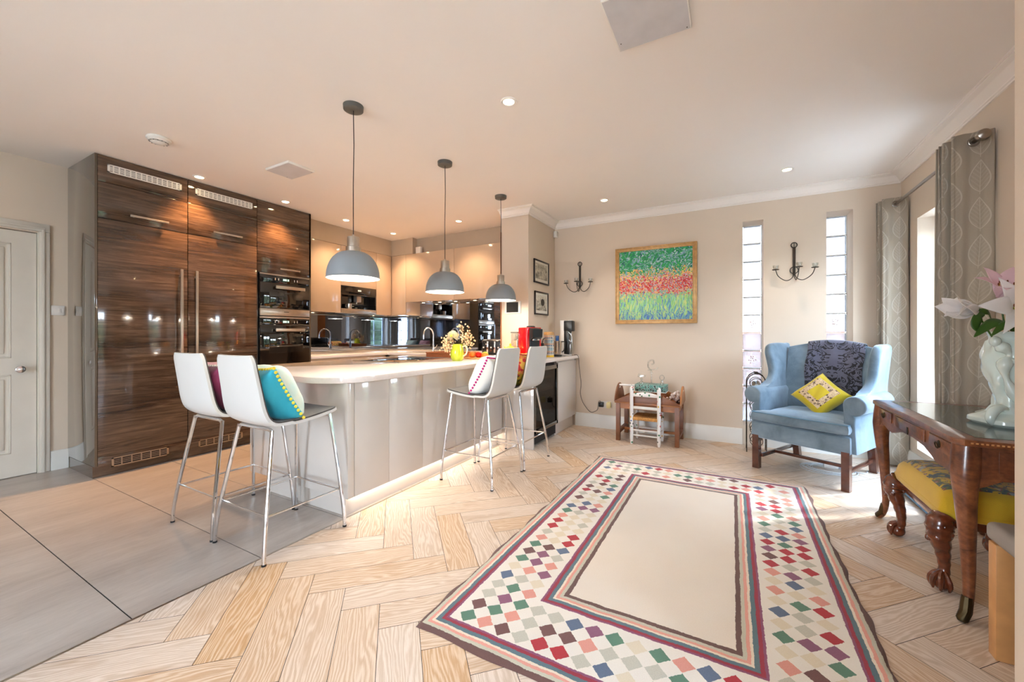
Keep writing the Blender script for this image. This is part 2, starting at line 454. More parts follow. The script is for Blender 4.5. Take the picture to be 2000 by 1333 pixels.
for (a, b, c, d) in ((WF[0], WF[1], WF[2], WF[2] + .06), (WF[0], WF[1], WF[3] - .06, WF[3]), (WF[0], WF[0] + .06, WF[2] + .06, WF[3] - .06), (WF[1] - .06, WF[1], WF[2] + .06, WF[3] - .06), (-2.04, -1.96, WF[2] + .06, WF[3] - .06)): mb.box(a, b, fr_y[0], fr_y[1], c, d)
for k in range(1, 5): mb.box(WF[0] + .06, WF[1] - .06, fr_y[0] + .02, fr_y[1] - .02, .1 + .42 * k - .011, .1 + .42 * k + .011)
wf_ = mb.build('window_7', M['upvc']); wf_['kind'] = 'structure'
MB().box(WF[0] + .06, WF[1] - .06, YF - .112, YF - .106, WF[2] + .06, WF[3] - .06).build('pane', M['glass'], wf_)
struct('wall_nib', MB().box(.583, XR, 1.25, 1.40, 0, CEIL, .004), M['wall'])
struct('wall_pier', MB().box(-2.48, -2.11, 4.23, YB, 0, CEIL, .004), M['wall'])
# boxed bulkhead above the kitchen cupboards
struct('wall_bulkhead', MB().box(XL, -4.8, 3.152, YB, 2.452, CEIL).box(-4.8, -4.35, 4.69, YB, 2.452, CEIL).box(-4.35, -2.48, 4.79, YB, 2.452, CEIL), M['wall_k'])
# coving: a stepped concave moulding swept along the walls
cov = [(0, 0), (0, -.085), (.010, -.085), (.010, -.075), (.018, -.070), (.018, -.063), (.03, -.045), (.055, -.022), (.085, -.012), (.085, -.006), (.1, -.006), (.1, 0)]
def coving(mb, a, b, axis, wallc, sgn, m0=0, m1=0):
    """runs a..b along axis from the wall coordinate; m0/m1: mitre sign at the ends"""
    rows = []
    for t, mt in ((a, m0), (b, m1)):
        row = []
        for (o, h) in cov:
            w_ = wallc + sgn * o; al = t + mt * o
            row.append(mb.bm.verts.new((al, w_, CEIL + h) if axis == 'x' else (w_, al, CEIL + h)))
        rows.append(row)
    for i in range(len(cov) - 1): mb.bm.faces.new([rows[0][i], rows[0][i + 1], rows[1][i + 1], rows[1][i]])
    if not m0: mb.bm.faces.new(rows[0])
    if not m1: mb.bm.faces.new(rows[1][::-1])
mb = MB(); coving(mb, -2.11, XR, 'x', YB, -1, 1, -1); coving(mb, 4.23, YB, 'y', -2.11, 1, -1, -1); coving(mb, -2.48, -2.11, 'x', 4.23, -1, 0, 1); coving(mb, 1.40, YB, 'y', XR, -1, 1, -1)
bmesh.ops.recalc_face_normals(mb.bm, faces=mb.bm.faces[:]); struct('trim_2', mb, M['ceil'], 20)
# skirting boards
sk = [(0, 0), (.020, 0), (.020, .125), (.014, .14), (.014, .150), (.007, .168), (0, .170)]
def skirt_x(mb, x0, x1, y): mb.T = Matrix(); mb.prism([(y - a, b) for a, b in sk], x0, x1, 'x')
def skirt_y(mb, y0, y1, x, sg): mb.prism([(x + sg * a, b) for a, b in sk], y0, y1, 'y')
mb = MB(); mb.prism([(YB - a, b) for a, b in sk], -1.81, .098, 'x'); mb.prism([(YB - a, b) for a, b in sk], .294, XR, 'x'); struct('baseboard_back', mb, M['white'])
mb = MB(); skirt_y(mb, 1.41, YB - .02, XR, -1); struct('baseboard_right', mb, M['white'])
mb = MB(); skirt_y(mb, 1.115, 1.222, XL, 1); skirt_y(mb, YF, .13, XL, 1); struct('baseboard_left', mb, M['white'])

# glass block windows
for k, (x0, x1, z0, z1) in enumerate(GB):
    n = 11; h = (z1 - z0) / n
    fr = MB()
    for i in range(n + 1): fr.box(x0, x1, YB + .235, YB + .30, z0 + i * h - .005, z0 + i * h + .005)
    fr.box(x0, x0 + .006, YB + .235, YB + .30, z0, z1); fr.box(x1 - .006, x1, YB + .235, YB + .30, z0, z1)
    w_ = fr.build(f'window_{k + 1}', M['white']); w_['kind'] = 'structure'
    g = MB()
    for i in range(n): g.box(x0 + .007, x1 - .007, YB + .225, YB + .30, z0 + i * h + .006, z0 + (i + 1) * h - .006, .012, 2)
    o = g.build('glass_block', M['block'], w_)
    fl_ = MB(); rr = random.Random(5 + k)
    for i in range(1, 7, 2):
        for _ in range(12):
            a = rr.random() * 2 * PI; q = .012 + rr.random() * .028
            fl_.ball(((x0 + x1) / 2 + q * math.cos(a), YB + .224, z0 + (i + .5) * h + q * math.sin(a)), (.005, .0015, .005), 6)
    fl_.build('flower_transfer', plain('rose_transfer_%d' % k, (196, 150, 140), .5), w_)

# tall windows in the right wall: frame, glazing bars, panes
def tall_window(name, y0, y1, z0, z1, xf, leaves=2, rows=4):
    mb = MB(); f = .055
    mb.box(xf, xf + .06, y0, y1, z0, z0 + f, .004).box(xf, xf + .06, y0, y1, z1 - f, z1, .004).box(xf, xf + .06, y0, y0 + f, z0, z1, .004).box(xf, xf + .06, y1 - f, y1, z0, z1, .004)
    w_ = mb.build(name, M['upvc']); w_['kind'] = 'structure'
    wd = (y1 - y0 - 2 * f) / leaves
    for i in range(leaves):
        a, b = y0 + f + i * wd, y0 + f + (i + 1) * wd; s = .045
        mb = MB(); xa, xb = xf + .008, xf + .052
        mb.box(xa, xb, a, a + s, z0 + f, z1 - f, .006).box(xa, xb, b - s, b, z0 + f, z1 - f, .006).box(xa, xb, a, b, z0 + f, z0 + f + s, .006).box(xa, xb, a, b, z1 - f - s, z1 - f, .006)
        if rows:
            for k in range(1, rows): zz = z0 + f + (z1 - z0 - 2 * f) * k / rows; mb.box(xa + .01, xb - .01, a, b, zz - .011, zz + .011)
            mb.box(xa + .01, xb - .01, (a + b) / 2 - .011, (a + b) / 2 + .011, z0 + f, z1 - f)
        mb.build('sash', M['upvc'], w_)
        MB().box(xf + .026, xf + .032, a + s - .01, b - s + .01, z0 + f + s - .01, z1 - f - s + .01).build('pane', M['glass'], w_)
    return w_
tall_window("window_3", WA[0], WA[1], WA[2], WA[3], 1.53, 2, 4)
for k, (a, b, c, d) in enumerate(WN[1:]): tall_window(f'window_{k + 4}', a, b, c, d, 1.56, 1, 5)
struct('wall_leak_block', MB().box(XL - .5, XL - .2, -.1, 1.4, 0, CEIL), M['wall'])  # unseen backing added to stop sky light leaking round the door
# panelled door on the left wall
mb = MB(); mb.box(XL, XL + .018, 1.045, 1.111, 0, 2.085, .004).box(XL, XL + .018, .134, .2, 0, 2.085, .004).box(XL, XL + .018, .134, 1.111, 2.086, 2.155, .004)
mb.box(XL + .0185, XL + .027, 1.06, 1.08, 0, 2.104, .004).box(XL + .0185, XL + .027, .165, .185, 0, 2.104, .004).box(XL + .0185, XL + .027, .165, 1.08, 2.105, 2.125, .004)
mb.box(XL - .2, XL, 1.041, 1.045, 0, 2.075).box(XL - .2, XL, .2, .204, 0, 2.075)
struct('trim_3', mb, M['door'])
d = MB(); dx = XL - .012
panels = [(.30, .545, 1.0, 1.96), (.70, .90, 1.0, 1.96), (.30, .545, .2, .86), (.70, .90, .2, .86)]
cols = [(.205, .30), (.30, .545), (.545, .70), (.70, .90), (.90, 1.038)]
for (a, b) in ((.205, .30), (.545, .70), (.90, 1.038)): d.box(dx - .04, dx, a, b, .006, 2.068)
for (a, b) in ((.30, .545), (.70, .90)):
    for (c, e) in ((.006, .2), (.86, 1.0), (1.96, 2.068)): d.box(dx - .04, dx, a, b, c, e)
for (a, b, c, e) in panels:
    d.box(dx - .03, dx - .014, a, b, c, e); d.box(dx - .02, dx - .004, a + .035, b - .035, c + .035, e - .035, .008)
    for (p, q, r_, s_) in ((a, b, c, c + .012), (a, b, e - .012, e), (a, a + .012, c, e), (b - .012, b, c, e)): d.box(dx - .014, dx + .002, p, q, r_, s_, .004)
dr = d.build('door_1', M['door']); dr['kind'] = 'structure'
k = MB(); k.lathe([(.0, -.002), (.022, -.002), (.024, .004), (.010, .008), (.009, .03), (.02, .038), (.030, .052), (.028, .066), (.014, .074), (0, .076)], (dx, .94, .905), 24, ry(R(90)))
k.build('door_knob', M['chrome'], dr)
# garden outside
struct('garden_ground', MB().box(-12, 14, YF - 6, 16, -.16, -.13), M['lawn'])
tag(MB().box(-3, 8, 8.4, 8.65, -.13, 1.25).build('garden_wall', M['brick'], world=True), 'low pink brick garden wall seen through the glass blocks', 'garden wall')
hb = MB(); rr = random.Random(3)
def hf(u, v):
    a = -4.5 + u * 11.5; b = v * 2.3 - .13
    return Vector((4.6 + .35 * math.sin(a * 2.3) * math.cos(b * 3) + rr.random() * .28 + (b > 1.9) * .5, a, b))
hb.grid(hf, 90, 20); hb.box(5.0, 5.9, -4.5, 7, -.13, 2.0)
tag(hb.build('garden_hedge', M['hedge'], world=True, smooth=0), 'leafy green hedge outside the tall windows', 'hedge')

# ------------------------------------------------------------------ tall kitchen run (left)
XC = -4.60
def bar_handle(root_part, mb, horiz, a0, a1, c, z0=None):
    """slim square bar standing off the door face XC; horizontal along y or vertical"""
    if horiz:
        mb.box(XC + .024, XC + .036, a0, a1, c - .009, c + .009, .002)
        for y in (a0 + .03, a1 - .03): mb.box(XC + .0, XC + .026, y - .005, y + .005, c - .005, c + .005)
    else:
        mb.box(XC + .03, XC + .043, c - .011, c + .011, a0, a1, .003)
        for z in (a0 + .06, a1 - .06): mb.box(XC, XC + .034, c - .008, c + .008, z - .01, z + .01)
def vent(parent, root, y0, y1, z0, z1, mat, name, rows=3, cells=14, x=XC, slat=.004):
    mb = W(root); f = .009
    mb.box(x + .0005, x + .006, y0, y1, z0, z0 + f).box(x + .0005, x + .006, y0, y1, z1 - f, z1).box(x + .0005, x + .006, y0, y0 + f * 1.6, z0, z1).box(x + .0005, x + .006, y1 - f * 1.6, y1, z0, z1)
    for i in range(1, cells):
        y = y0 + (y1 - y0) * i / cells; mb.box(x + .0005, x + .005, y - slat, y + slat, z0, z1)
    for j in range(1, rows * 2):
        z = z0 + f + (z1 - z0 - 2 * f) * j / (rows * 2); mb.box(x + .0005, x + .004, y0, y1, z - .0022, z + .0022)
    g = mb.build(name, mat, parent)
    W(root).box(x + .0002, x + .0012, y0 + .004, y1 - .004, z0 + .004, z1 - .004).build('grille_backing', M['dark'], g)
def tall_unit(y0, y1, label, end=False, ovens=False, first=False):
    r = thing('tall_kitchen_unit', label, 'kitchen cabinet', (XC - .3, (y0 + y1) / 2, 0), group='tall dark wood kitchen units')
    ca = W(r)
    if ovens:
        ca.box(XL + .004, XC - .022, y0 + .001, y0 + .02, .1, CEIL - .004).box(XL + .004, XC, y1 - .022, y1, .0, CEIL - .004).box(XL + .004, XL + .02, y0, y1, .1, CEIL - .004)
        ca.box(XL + .02, XC - .022, y0, y1, 1.90, CEIL - .004).box(XL + .02, XC - .022, y0, y1, .1, .84)
    else: ca.box(XL + .004, XC - .022, y0 + .001, y1 - .001, .1, CEIL - .004)
    ca.build('carcass', M['zebraend'], r)
    if end: W(r).box(XL + .003, XC, y0 - .018, y0, .10, CEIL - .003, .001).build('end_panel', M['zebraend'], r)
    W(r).box(XL + .06, XC - .045, y0 - (.018 if end else 0), y1, .001, .098).build('plinth', M['zebra'], r)
    g = .0018
    top = W(r).box(XC - .02, XC, y0 + g, y1 - g, 2.475, CEIL - .005, .0015).build('top_filler', M['zebra'], r)
    zs = 2.17 if not ovens else 1.893
    fl_ = W(r).box(XC - .02, XC, y0 + g, y1 - g, zs + g, 2.47, .0015).build('flap_door', M['zebra'], r)
    hb = W(r); yc = (y0 + y1) / 2 + (0.02 if not ovens else .0)
    bar_handle(r, hb, True, yc - .135 if not ovens else yc - .08, yc + .135 if not ovens else yc + .16, zs + .06); hb.build('handle', M['steel'], fl_)
    if not ovens:
        dr_ = W(r).box(XC - .02, XC, y0 + g, y1 - g, .175, 2.166, .0015).build('door', M['zebra'], r)
        hv = W(r); bar_handle(r, hv, False, .72, 1.815, y1 - .06 if first else y0 + .06); hv.build('handle', M['steel'], dr_)
        lo = W(r).box(XC - .045, XC - .022, y0, y1, .098, .175).build('lower_panel', M['zebra'], r)
        W(r).box(XC - .02, XC, y0 + g, y1 - g, .098, .172, .001).build('kick_panel', M['zebra'], r)
        vent(r, r, y0 + .085, y1 - .15, .075 if first else .085, .150 if first else .155, M['steel'], 'floor_grille', 2, 6, XC if 1 else 0)
        vent(r, r, y0 + .06, y1 - .05, 2.565, 2.632, M['rim'], 'air_vent', 3, 14)
    else:
        W(r).box(XC - .02, XC, y0 + g, y1 - g, .10, .845, .0015).build('drawer_front', M['zebra'], r)
    return r
tall_unit(1.238, 1.864, 'leftmost tall glossy dark wood unit beside the white door, with air vent', end=True, first=True)
tall_unit(1.866, 2.505, 'middle tall glossy dark wood unit, handle on its left edge, under second vent')
tall_unit(2.507, 3.150, 'right tall dark wood unit housing the two built-in ovens', ovens=True)
def oven(z0, z1, label, strip):
    y0, y1 = 2.531, 3.124; x = XC
    r = thing('built_in_oven', label, 'oven', (x - .28, 2.83, z0), group='built-in ovens in the dark wood unit')
    W(r).box(x - .55, x - .012, y0 + .01, y1 - .01, z0 + .002, z1 - .002).build('casing', M['black'], r)
    cz = z1 - .102
    p = W(r).box(x - .012, x + .006, y0, y1, cz, z1 - .002, .002).build('control_panel', M['blackglass'], r)
    W(r).box(x + .004, x + .0075, y0, y1, z1 - .018, z1 - .002).build('top_trim', M['steel'], r)
    dsp = W(r).box(x + .006, x + .0068, 2.79, 2.87, cz + .028, cz + .058).build('display', emit('oven_display', (90, 130, 116), .12), p)
    t = W(r)
    for i, w in enumerate((.012, .012, .004, .012)): t.box(x + .0068, x + .0073, 2.797 + i * .018, 2.797 + i * .018 + w, cz + .034, cz + .052)
    t.build('display_digits', emit('display_digits', (220, 235, 225), .5), dsp)
    for y in (2.70, 2.74, 2.93, 2.965): W(r).box(x + .006, x + .0067, y, y + .006, cz + .03, cz + .056).build('touch_mark', M['socket'], p)
    zb = z0 + (.09 if strip else .004)
    d_ = W(r).box(x - .012, x + .014, y0, y1, zb, cz - .004, .003).build('door', M['blackglass'], r)
    W(r).box(x + .0138, x + .0152, y0 + .10, y1 - .09, zb + (.045 if strip else .13), cz - .10, .001).build('door_window', M['ovenwindow'], d_)
    h = W(r); hz = cz - .052
    h.box(x + .045, x + .056, y0 + .155, y1 - .085, hz - .018, hz + .018, .003)
    for y in (y0 + .18, y1 - .11): h.box(x + .012, x + .048, y - .008, y + .008, hz - .008, hz + .008)
    h.build('handle', M['steel'], d_)
    if strip:
        W(r).box(x - .012, x + .014, y0, y1, z0 + .006, z0 + .086, .002).build('steel_drawer', M['steel'], r)
        W(r).box(x + .0138, x + .0146, 2.80, 2.86, z0 + .048, z0 + .055).build('maker_mark', M['black'], r)
    return r
oven(1.405, 1.892, 'upper compact black glass oven with steel drawer below its door', True)
oven(.85, 1.402, 'lower black glass oven under the compact oven', False)

# ------------------------------------------------------------------ upper cupboards, left wall
XU = -4.80
def uplight(root, pts, parent=None):
    for (x, y, z) in pts:
        o = W(root).lathe([(0, -.006), (.022, -.006), (.030, -.009), (.032, 0)], (x, y, z), 18).build('under_light', M['steel'], root)
        W(root).lathe([(0, -.0075), (.021, -.0075), (.021, -.006)], (x, y, z), 18).build('light_lens', M['down'], o)
def upper_x(y0, y1, z0, z1, label):
    r = thing('wall_cupboard', label, 'kitchen cabinet', (XU - .17, (y0 + y1) / 2, z0), group='cream wall cupboards')
    W(r).box(XL + .003, XU - .021, y0 + .001, y1 - .001, z0, z1).build('carcass', M['cream'], r)
    W(r).box(XU - .019, XU, y0 + .0015, y1 - .0015, z0 - .004, z1, .001).build('door', M['cream'], r)
    return r
a = upper_x(3.153, 3.742, 1.503, 2.448, 'cream gloss wall cupboard directly beside the two ovens')
uplight(a, [(-5.0, 3.45, 1.5)])
a = upper_x(3.744, 4.378, 1.893, 2.448, 'cream gloss wall cupboard above the built-in coffee machine')
a = upper_x(4.380, 4.688, 1.503, 2.448, 'narrow cream gloss wall cupboard right of the coffee machine')
uplight(a, [(-5.0, 4.5, 1.5)])
r = thing('built_in_coffee_machine', 'built-in black glass coffee machine with steel base set among cream cupboards', 'coffee machine', (XU - .17, 4.06, 1.503))
W(r).box(XL + .01, XU - .13, 3.75, 4.372, 1.503, 1.889).box(XU - .13, XU - .004, 3.75, 3.762, 1.503, 1.889).box(XU - .13, XU - .004, 4.36, 4.372, 1.503, 1.889).box(XU - .13, XU - .004, 3.76, 4.36, 1.76, 1.889).build('body', M['blackglass'], r)
W(r).box(XU - .13, XU + .003, 3.748, 4.374, 1.500, 1.565, .002).build('drip_tray', M['steel'], r)
q = W(r).box(XU - .004, XU + .003, 3.75, 4.372, 1.78, 1.889, .001).build('control_panel', M['blackglass'], r)
W(r).box(XU + .003, XU + .0036, 4.03, 4.09, 1.825, 1.845).build('display', emit('coffee_display', (200, 200, 190), .2), q)
W(r).box(XU - .11, XU - .03, 4.04, 4.12, 1.67, 1.76, .006).lathe([(0, 0), (.009, 0), (.009, .03), (0, .03)], (XU - .06, 4.06, 1.645), 12).build('spout', M['steel'], r)
cup = MB(); cup.lathe([(0, 0), (.032, 0), (.034, .004), (.036, .075), (.034, .075), (.031, .006), (0, .006)], (0, 0, 0), 20); cup.tube([(.034, 0, .06), (.058, 0, .055), (.058, 0, .025), (.034, 0, .018)], .004)
tag(cup.build('glass_cup', M['steel'], loc=(XU - .06, 3.93, 1.5655), rz=R(-100)), 'small steel cup standing on the drip tray of the coffee machine', 'cup')

# upper cupboards, sink wall (doors face the room)
YU = 4.69
def upper_y(x0, x1, z0, z1, label, top=2.448, lights=()):
    r = thing('wall_cupboard', label, 'kitchen cabinet', ((x0 + x1) / 2, YU + .15, z0), group='cream wall cupboards')
    W(r).box(x0 + .001, x1 - .001, YU + .021, YB - .003, z0, top).build('carcass', M['cream'], r)
    W(r).box(x0 + .0015, x1 - .0015, YU, YU + .019, z0 - .004, top, .001).build('door', M['cream'], r)
    uplight(r, lights); return r
upper_y(-4.797, -4.492, 1.503, 2.448, 'cream gloss corner cupboard hanging lower than its neighbours over the sink', lights=[(-4.62, 4.86, 1.5)])
upper_y(-4.490, -3.552, 1.705, 2.448, 'wide cream gloss wall cupboard behind the middle pendant lamp', lights=[(-4.28, 4.86, 1.7), (-3.95, 4.86, 1.7), (-3.65, 4.86, 1.7)])
upper_y(-3.550, -2.483, 1.705, 2.448, 'wide cream gloss wall cupboard touching the pier', lights=[(-3.30, 4.86, 1.7), (-2.85, 4.86, 1.7)])
tag(MB().box(-4.30, -4.20, 4.70, 4.75, 2.4485, 2.55, .006).build('control_box', M['socket'], world=True), 'small white box on top of the sink wall cupboards', 'box')

# splashbacks
tag(MB().box(XL + .003, XL + .012, 3.152, YB - .003, .945, 1.498).build('mirror_splashback', M['mirror'], world=True), 'smoked mirror splashback on the left wall beside the ovens', 'splashback', 'smoked mirror splashbacks')
tag(MB().box(XL + .014, -2.483, YB - .012, YB - .003, .945, 1.498).box(-4.49, -2.483, YB - .012, YB - .003, 1.498, 1.70).build('mirror_splashback', M['mirror'], world=True), 'smoked mirror splashback behind the sink and the arched tap', 'splashback', 'smoked mirror splashbacks')
tag(MB().box(-2.486, -2.4805, 4.215, 4.4, .925, 2.45).build('edge_strip', M['pine'], world=True), 'thin vertical wooden edge strip on the left corner of the pier', 'edge strip')

# ------------------------------------------------------------------ base units and worktops
ZT = .925; TH = .04
def base_unit(x0, x1, y0, y1, face, label, mat='grey', z1=ZT - TH):
    r = thing('base_unit', label, 'kitchen cabinet', ((x0 + x1) / 2, (y0 + y1) / 2, 0), group='grey base units')
    c = W(r); c.box(x0, x1, y0, y1, .15, z1).build('carcass', M[mat], r)
    d_ = W(r); g = .0015
    if face == 'x': d_.box(x1, x1 + .019, y0 + g, y1 - g, .152, z1 - .022, .001); pl = (x0, x1 - .04, y0, y1)
    else: d_.box(x0 + g, x1 - g, y0 - .019, y0, .152, z1 - .022, .001); pl = (x0, x1, y0 + .04, y1)
    d_.build('door', M[mat], r)
    W(r).box(*pl, .001, .149).build('plinth', M[mat], r)
    return r
for i, (a, b, n) in enumerate(((3.155, 3.75, 'cream base unit beside the ovens under the mirror'), (3.752, 4.40, 'cream base unit in the kitchen corner under the coffee machine'))):
    base_unit(XL + .004, -4.64, a, b, 'x', n, 'cream')
for i, (a, b, n) in enumerate(((-4.60, -3.70, 'cream base unit holding the sink'), (-3.698, -3.0, 'cream base unit right of the sink'), (-2.998, -2.49, 'cream base unit beside the pier'))):
    base_unit(a, b, 4.46, YB - .02, 'y', n, 'cream')
wt = MB().prism([(XL + .003, 3.153), (-4.60, 3.153), (-4.60, 4.42), (-2.485, 4.42), (-2.485, YB - .003), (XL + .003, YB - .003)], ZT - TH + .001, ZT, 'z', .003)
tag(wt.build('worktop', M['quartz'], world=True), 'L-shaped pale worktop running under the smoked mirror', 'worktop')
# tap by the sink
r = thing('kitchen_tap', 'arched chrome kitchen tap in front of the mirror', 'tap', (-4.03, 4.80, ZT))
t = MB().lathe([(0, 0), (.026, 0), (.026, .008), (.018, .014), (.018, .10), (.013, .11), (0, .11)], (0, 0, 0), 20)
t.tube([(0, 0, .10), (0, 0, .26)] + [(0, -.11 + .11 * math.cos(a), .26 + .11 * math.sin(a)) for a in [PI * i / 14 for i in range(1, 15)]] + [(0, -.22, .20)], .0115, 12)
t.build('spout', M['chrome'], r)
MB().tube([(.018, 0, .06), (.05, 0, .075), (.075, 0, .11)], .006).build('lever', M['chrome'], r)
tag(MB().box(-4.36, -3.80, 4.50, 4.76, ZT + .0005, ZT + .004, .001).build('sink', M['steel'], world=True), 'steel sink let into the worktop below the arched tap', 'sink')

# peninsula
XP = -2.16
r = thing('peninsula_unit', 'pale grey gloss peninsula body under the long worktop', 'kitchen cabinet', (-2.7, 2.72, 0))
W(r).box(-3.28, XP - .02, 1.79, 3.72, .136, ZT - TH - .002).build('carcass', M['grey'], r)
W(r).box(-3.28, XP, 1.735, 1.785, .136, ZT - TH - .002, .002).build('end_panel', M['grey'], r)
ys = [1.788, 2.088, 2.446, 2.88, 3.32, 3.70]
for a, b in zip(ys, ys[1:]): W(r).box(XP - .019, XP, a + .0012, b - .0012, .136, ZT - TH - .002, .001).build('panel', M['grey'], r)
W(r).box(-3.10, -2.232, 1.775, 3.72, .001, .134).build('plinth', M['grey'], r)
o = W(r).box(-2.228, -2.2, 1.81, 3.69, .120, .133).build('plinth_light', M['ledstrip'], r)
# right-hand run towards the back wall
r = thing('base_unit', 'grey gloss panel end of the right run beside the wine cooler', 'kitchen cabinet', (-2.0, 3.725, 0), group='grey base units')
W(r).box(-2.48, -1.80, 3.722, 3.742, .0, ZT - TH - .002, .001).build('end_panel', M['grey'], r)
W(r).box(-2.48, -2.42, 3.745, 4.225, .001, ZT - TH - .002).build('carcass', M['grey'], r)
r = thing('wine_cooler', 'black wine cooler with tinted glass door under the worktop', 'wine cooler', (-2.1, 4.07, 0))
W(r).box(-2.10, -1.85, 3.746, 4.388, .02, .035).box(-2.10, -1.85, 3.746, 4.388, .84, .86).box(-2.10, -1.85, 3.746, 3.765, .02, .86).box(-2.10, -1.85, 4.37, 4.388, .02, .86).box(-2.10, -2.08, 3.746, 4.388, .02, .86).build('cabinet', M['black'], r)
dd = W(r).box(-1.84, -1.80, 3.748, 3.785, .15, .845, .002).box(-1.84, -1.80, 4.35, 4.388, .15, .845, .002).box(-1.84, -1.80, 3.748, 4.388, .80, .845, .002).box(-1.84, -1.80, 3.748, 4.388, .15, .19, .002).build('door', M['blackglass'], r)
W(r).box(-1.822, -1.812, 3.78, 4.355, .185, .805).build('door_glass', M['tintglass'], dd)
W(r).box(-1.86, -1.83, 3.75, 4.386, .03, .14).build('toe_grille', M['dark'], r)
for k in range(4):
    sh = W(r); z = .30 + k * .135
    for j in range(7): sh.box(-2.06 + j * .03, -2.05 + j * .03, 3.77, 4.365, z, z + .008)
    sh.box(-1.87, -1.855, 3.77, 4.365, z - .01, z + .018); sh.build('shelf', M['pine'], r)
pb = None
for k in range(4):
    for j in range(5):
        z = .30 + k * .135 + .05; y = 3.83 + j * .115
        if pb is None:
            pb = MB().lathe([(0, 0), (.036, .004), (.038, .02), (.038, .19), (.03, .215), (.014, .235), (.014, .24)], (0, 0, 0), 16, ry(R(90))).build('wine_bottle', M['bottle'])
            tag(pb, 'wine bottle lying on a shelf inside the wine cooler', 'bottle', 'wine bottles in the cooler'); pb.location = (-2.07 - .02, y, z)
            o = pb
        else:
            o = pb.copy(); COL.objects.link(o); o.location = (-2.09, y, z - .005)
r = thing('base_unit', 'grey gloss cupboard between the wine cooler and the back wall', 'kitchen cabinet', (-2.0, 4.70, 0), group='grey base units')
W(r).box(-2.10, -1.82, 4.392, YB - .022, .15, ZT - TH - .002).build('carcass', M['grey'], r)
W(r).box(-1.82, -1.80, 4.392, YB - .022, .152, ZT - TH - .022, .001).build('door', M['grey'], r)
W(r).box(-2.10, -1.845, 4.392, YB - .025, .001, .148).build('plinth', M['grey'], r)
# peninsula worktop, rounded near corner
def arc(cx, cy, r_, a0, a1, n=10): return [(cx + r_ * math.cos(R(a0 + (a1 - a0) * i / n)), cy + r_ * math.sin(R(a0 + (a1 - a0) * i / n))) for i in range(n + 1)]
out = arc(-3.55, 1.70, .10, 180, 270) + arc(-2.40, 1.905, .305, 270, 360, 14) + [(-2.095, 3.70), (-1.765, 3.72), (-1.765, YB - .003), (-2.107, YB - .003), (-2.107, 4.226), (-2.484, 4.226), (-2.484, 4.417), (-3.0, 4.417), (-3.0, 4.18), (-3.65, 4.18)]
tag(MB().prism(out, ZT - TH, ZT, 'z', .004).build('worktop', M['quartz'], world=True), 'long pale peninsula worktop with a rounded near corner', 'worktop')
# hob
r = thing('induction_hob', 'black glass hob let into the peninsula worktop', 'hob', (-3.05, 3.2, ZT))
W(r).box(-3.40, -2.78, 2.80, 3.62, ZT + .0005, ZT + .006, .002).build('glass_plate', M['blackglass'], r)
W(r).box(-3.405, -2.775, 2.795, 2.80, ZT + .0005, ZT + .008).box(-3.405, -2.775, 3.62, 3.625, ZT + .0005, ZT + .008).box(-3.405, -3.40, 2.795, 3.625, ZT + .0005, ZT + .008).box(-2.78, -2.775, 2.795, 3.625, ZT + .0005, ZT + .008).build('trim', M['steel'], r)

# ------------------------------------------------------------------ pendants and ceiling fittings
def pendant(loc, label, zt, zb, rad, first):
    r = thing('pendant_lamp', label, 'pendant lamp', loc, group='grey dome pendant lamps over the peninsula')
    H_ = zb - CEIL
    MB().lathe([(0, -.032), (.055, -.032), (.062, -.028), (.064, -.003), (.064, 0)], (0, 0, 0), 32).build('ceiling_rose', M['canopy'], r)
    k = zt - CEIL
    MB().tube([(0, 0, -.03), (.003, .002, k * .3), (-.002, .001, k * .6), (0, 0, k + .002)], .003, 6).build('cord', M['cable'], r)
    MB().lathe([(0, .014), (.007, .014), (.009, 0), (.036, -.002), (.038, -.005), (.038, -.066), (.040, -.068), (.046, -.070), (.047, -.104), (.0, -.104)], (0, 0, k), 28).build('lamp_holder', M['steel'], r)
    hb_ = k - .10; hgt = hb_ - H_
    pr = [(.046 + (rad - .046) * math.sin(PI / 2 * i / 14), H_ + hgt * math.cos(PI / 2 * i / 14) ** 1.0) for i in range(15)]
    MB().lathe(pr + [(rad, H_), (rad + .003, H_ - .006), (rad, H_ - .01)], (0, 0, 0), 48).build('shade', M['lampgrey'], r)
    MB().lathe([(x - .004, z - .004) for x, z in pr[:-1]] + [(rad - .001, H_ - .01)], (0, 0, 0), 48).build('shade_lining', M['lampin'], r)
    MB().ball((0, 0, H_ + .07), (.035, .035, .042), 16).build('bulb', M['bulb'], r)
    return r
Zp = [(-2.18, 1.795, 'nearest of the three grey dome pendants, hanging closest to the bar stools'), (-2.193, 2.767, 'middle grey dome pendant above the flower jug end of the worktop'), (-2.199, 3.736, 'farthest and smallest-looking grey dome pendant in front of the pier')]
for x, y, lb in Zp: pendant((x, y, CEIL), lb, 1.84, 1.575, .165, x)
LAMPS = []
def downlight(x, y, label, warm):
    r = thing('downlight', label, 'downlight', (x, y, CEIL), group='recessed ceiling downlights')
    MB().lathe([(.034, -.001), (.036, -.006), (.048, -.006), (.052, -.001), (.052, 0)], (0, 0, 0), 28).build('trim_ring', M['rim'], r)
    MB().lathe([(0, -.0015), (.034, -.0015)], (0, 0, 0), 28).build('lens', M['down'], r)
    LAMPS.append((x, y, warm))
downlight(-4.45, 1.895, 'ceiling downlight grazing the middle dark wood unit', 2)
downlight(-4.425, 2.72, 'ceiling downlight grazing the oven unit', 2)
downlight(-4.44, 3.54, 'ceiling downlight in front of the cupboard beside the ovens', 1)
downlight(-4.415, 4.35, 'ceiling downlight in the kitchen corner by the narrow cupboard', 1)
downlight(-3.175, 4.295, 'ceiling downlight in front of the wide cupboard near the pier', 1)
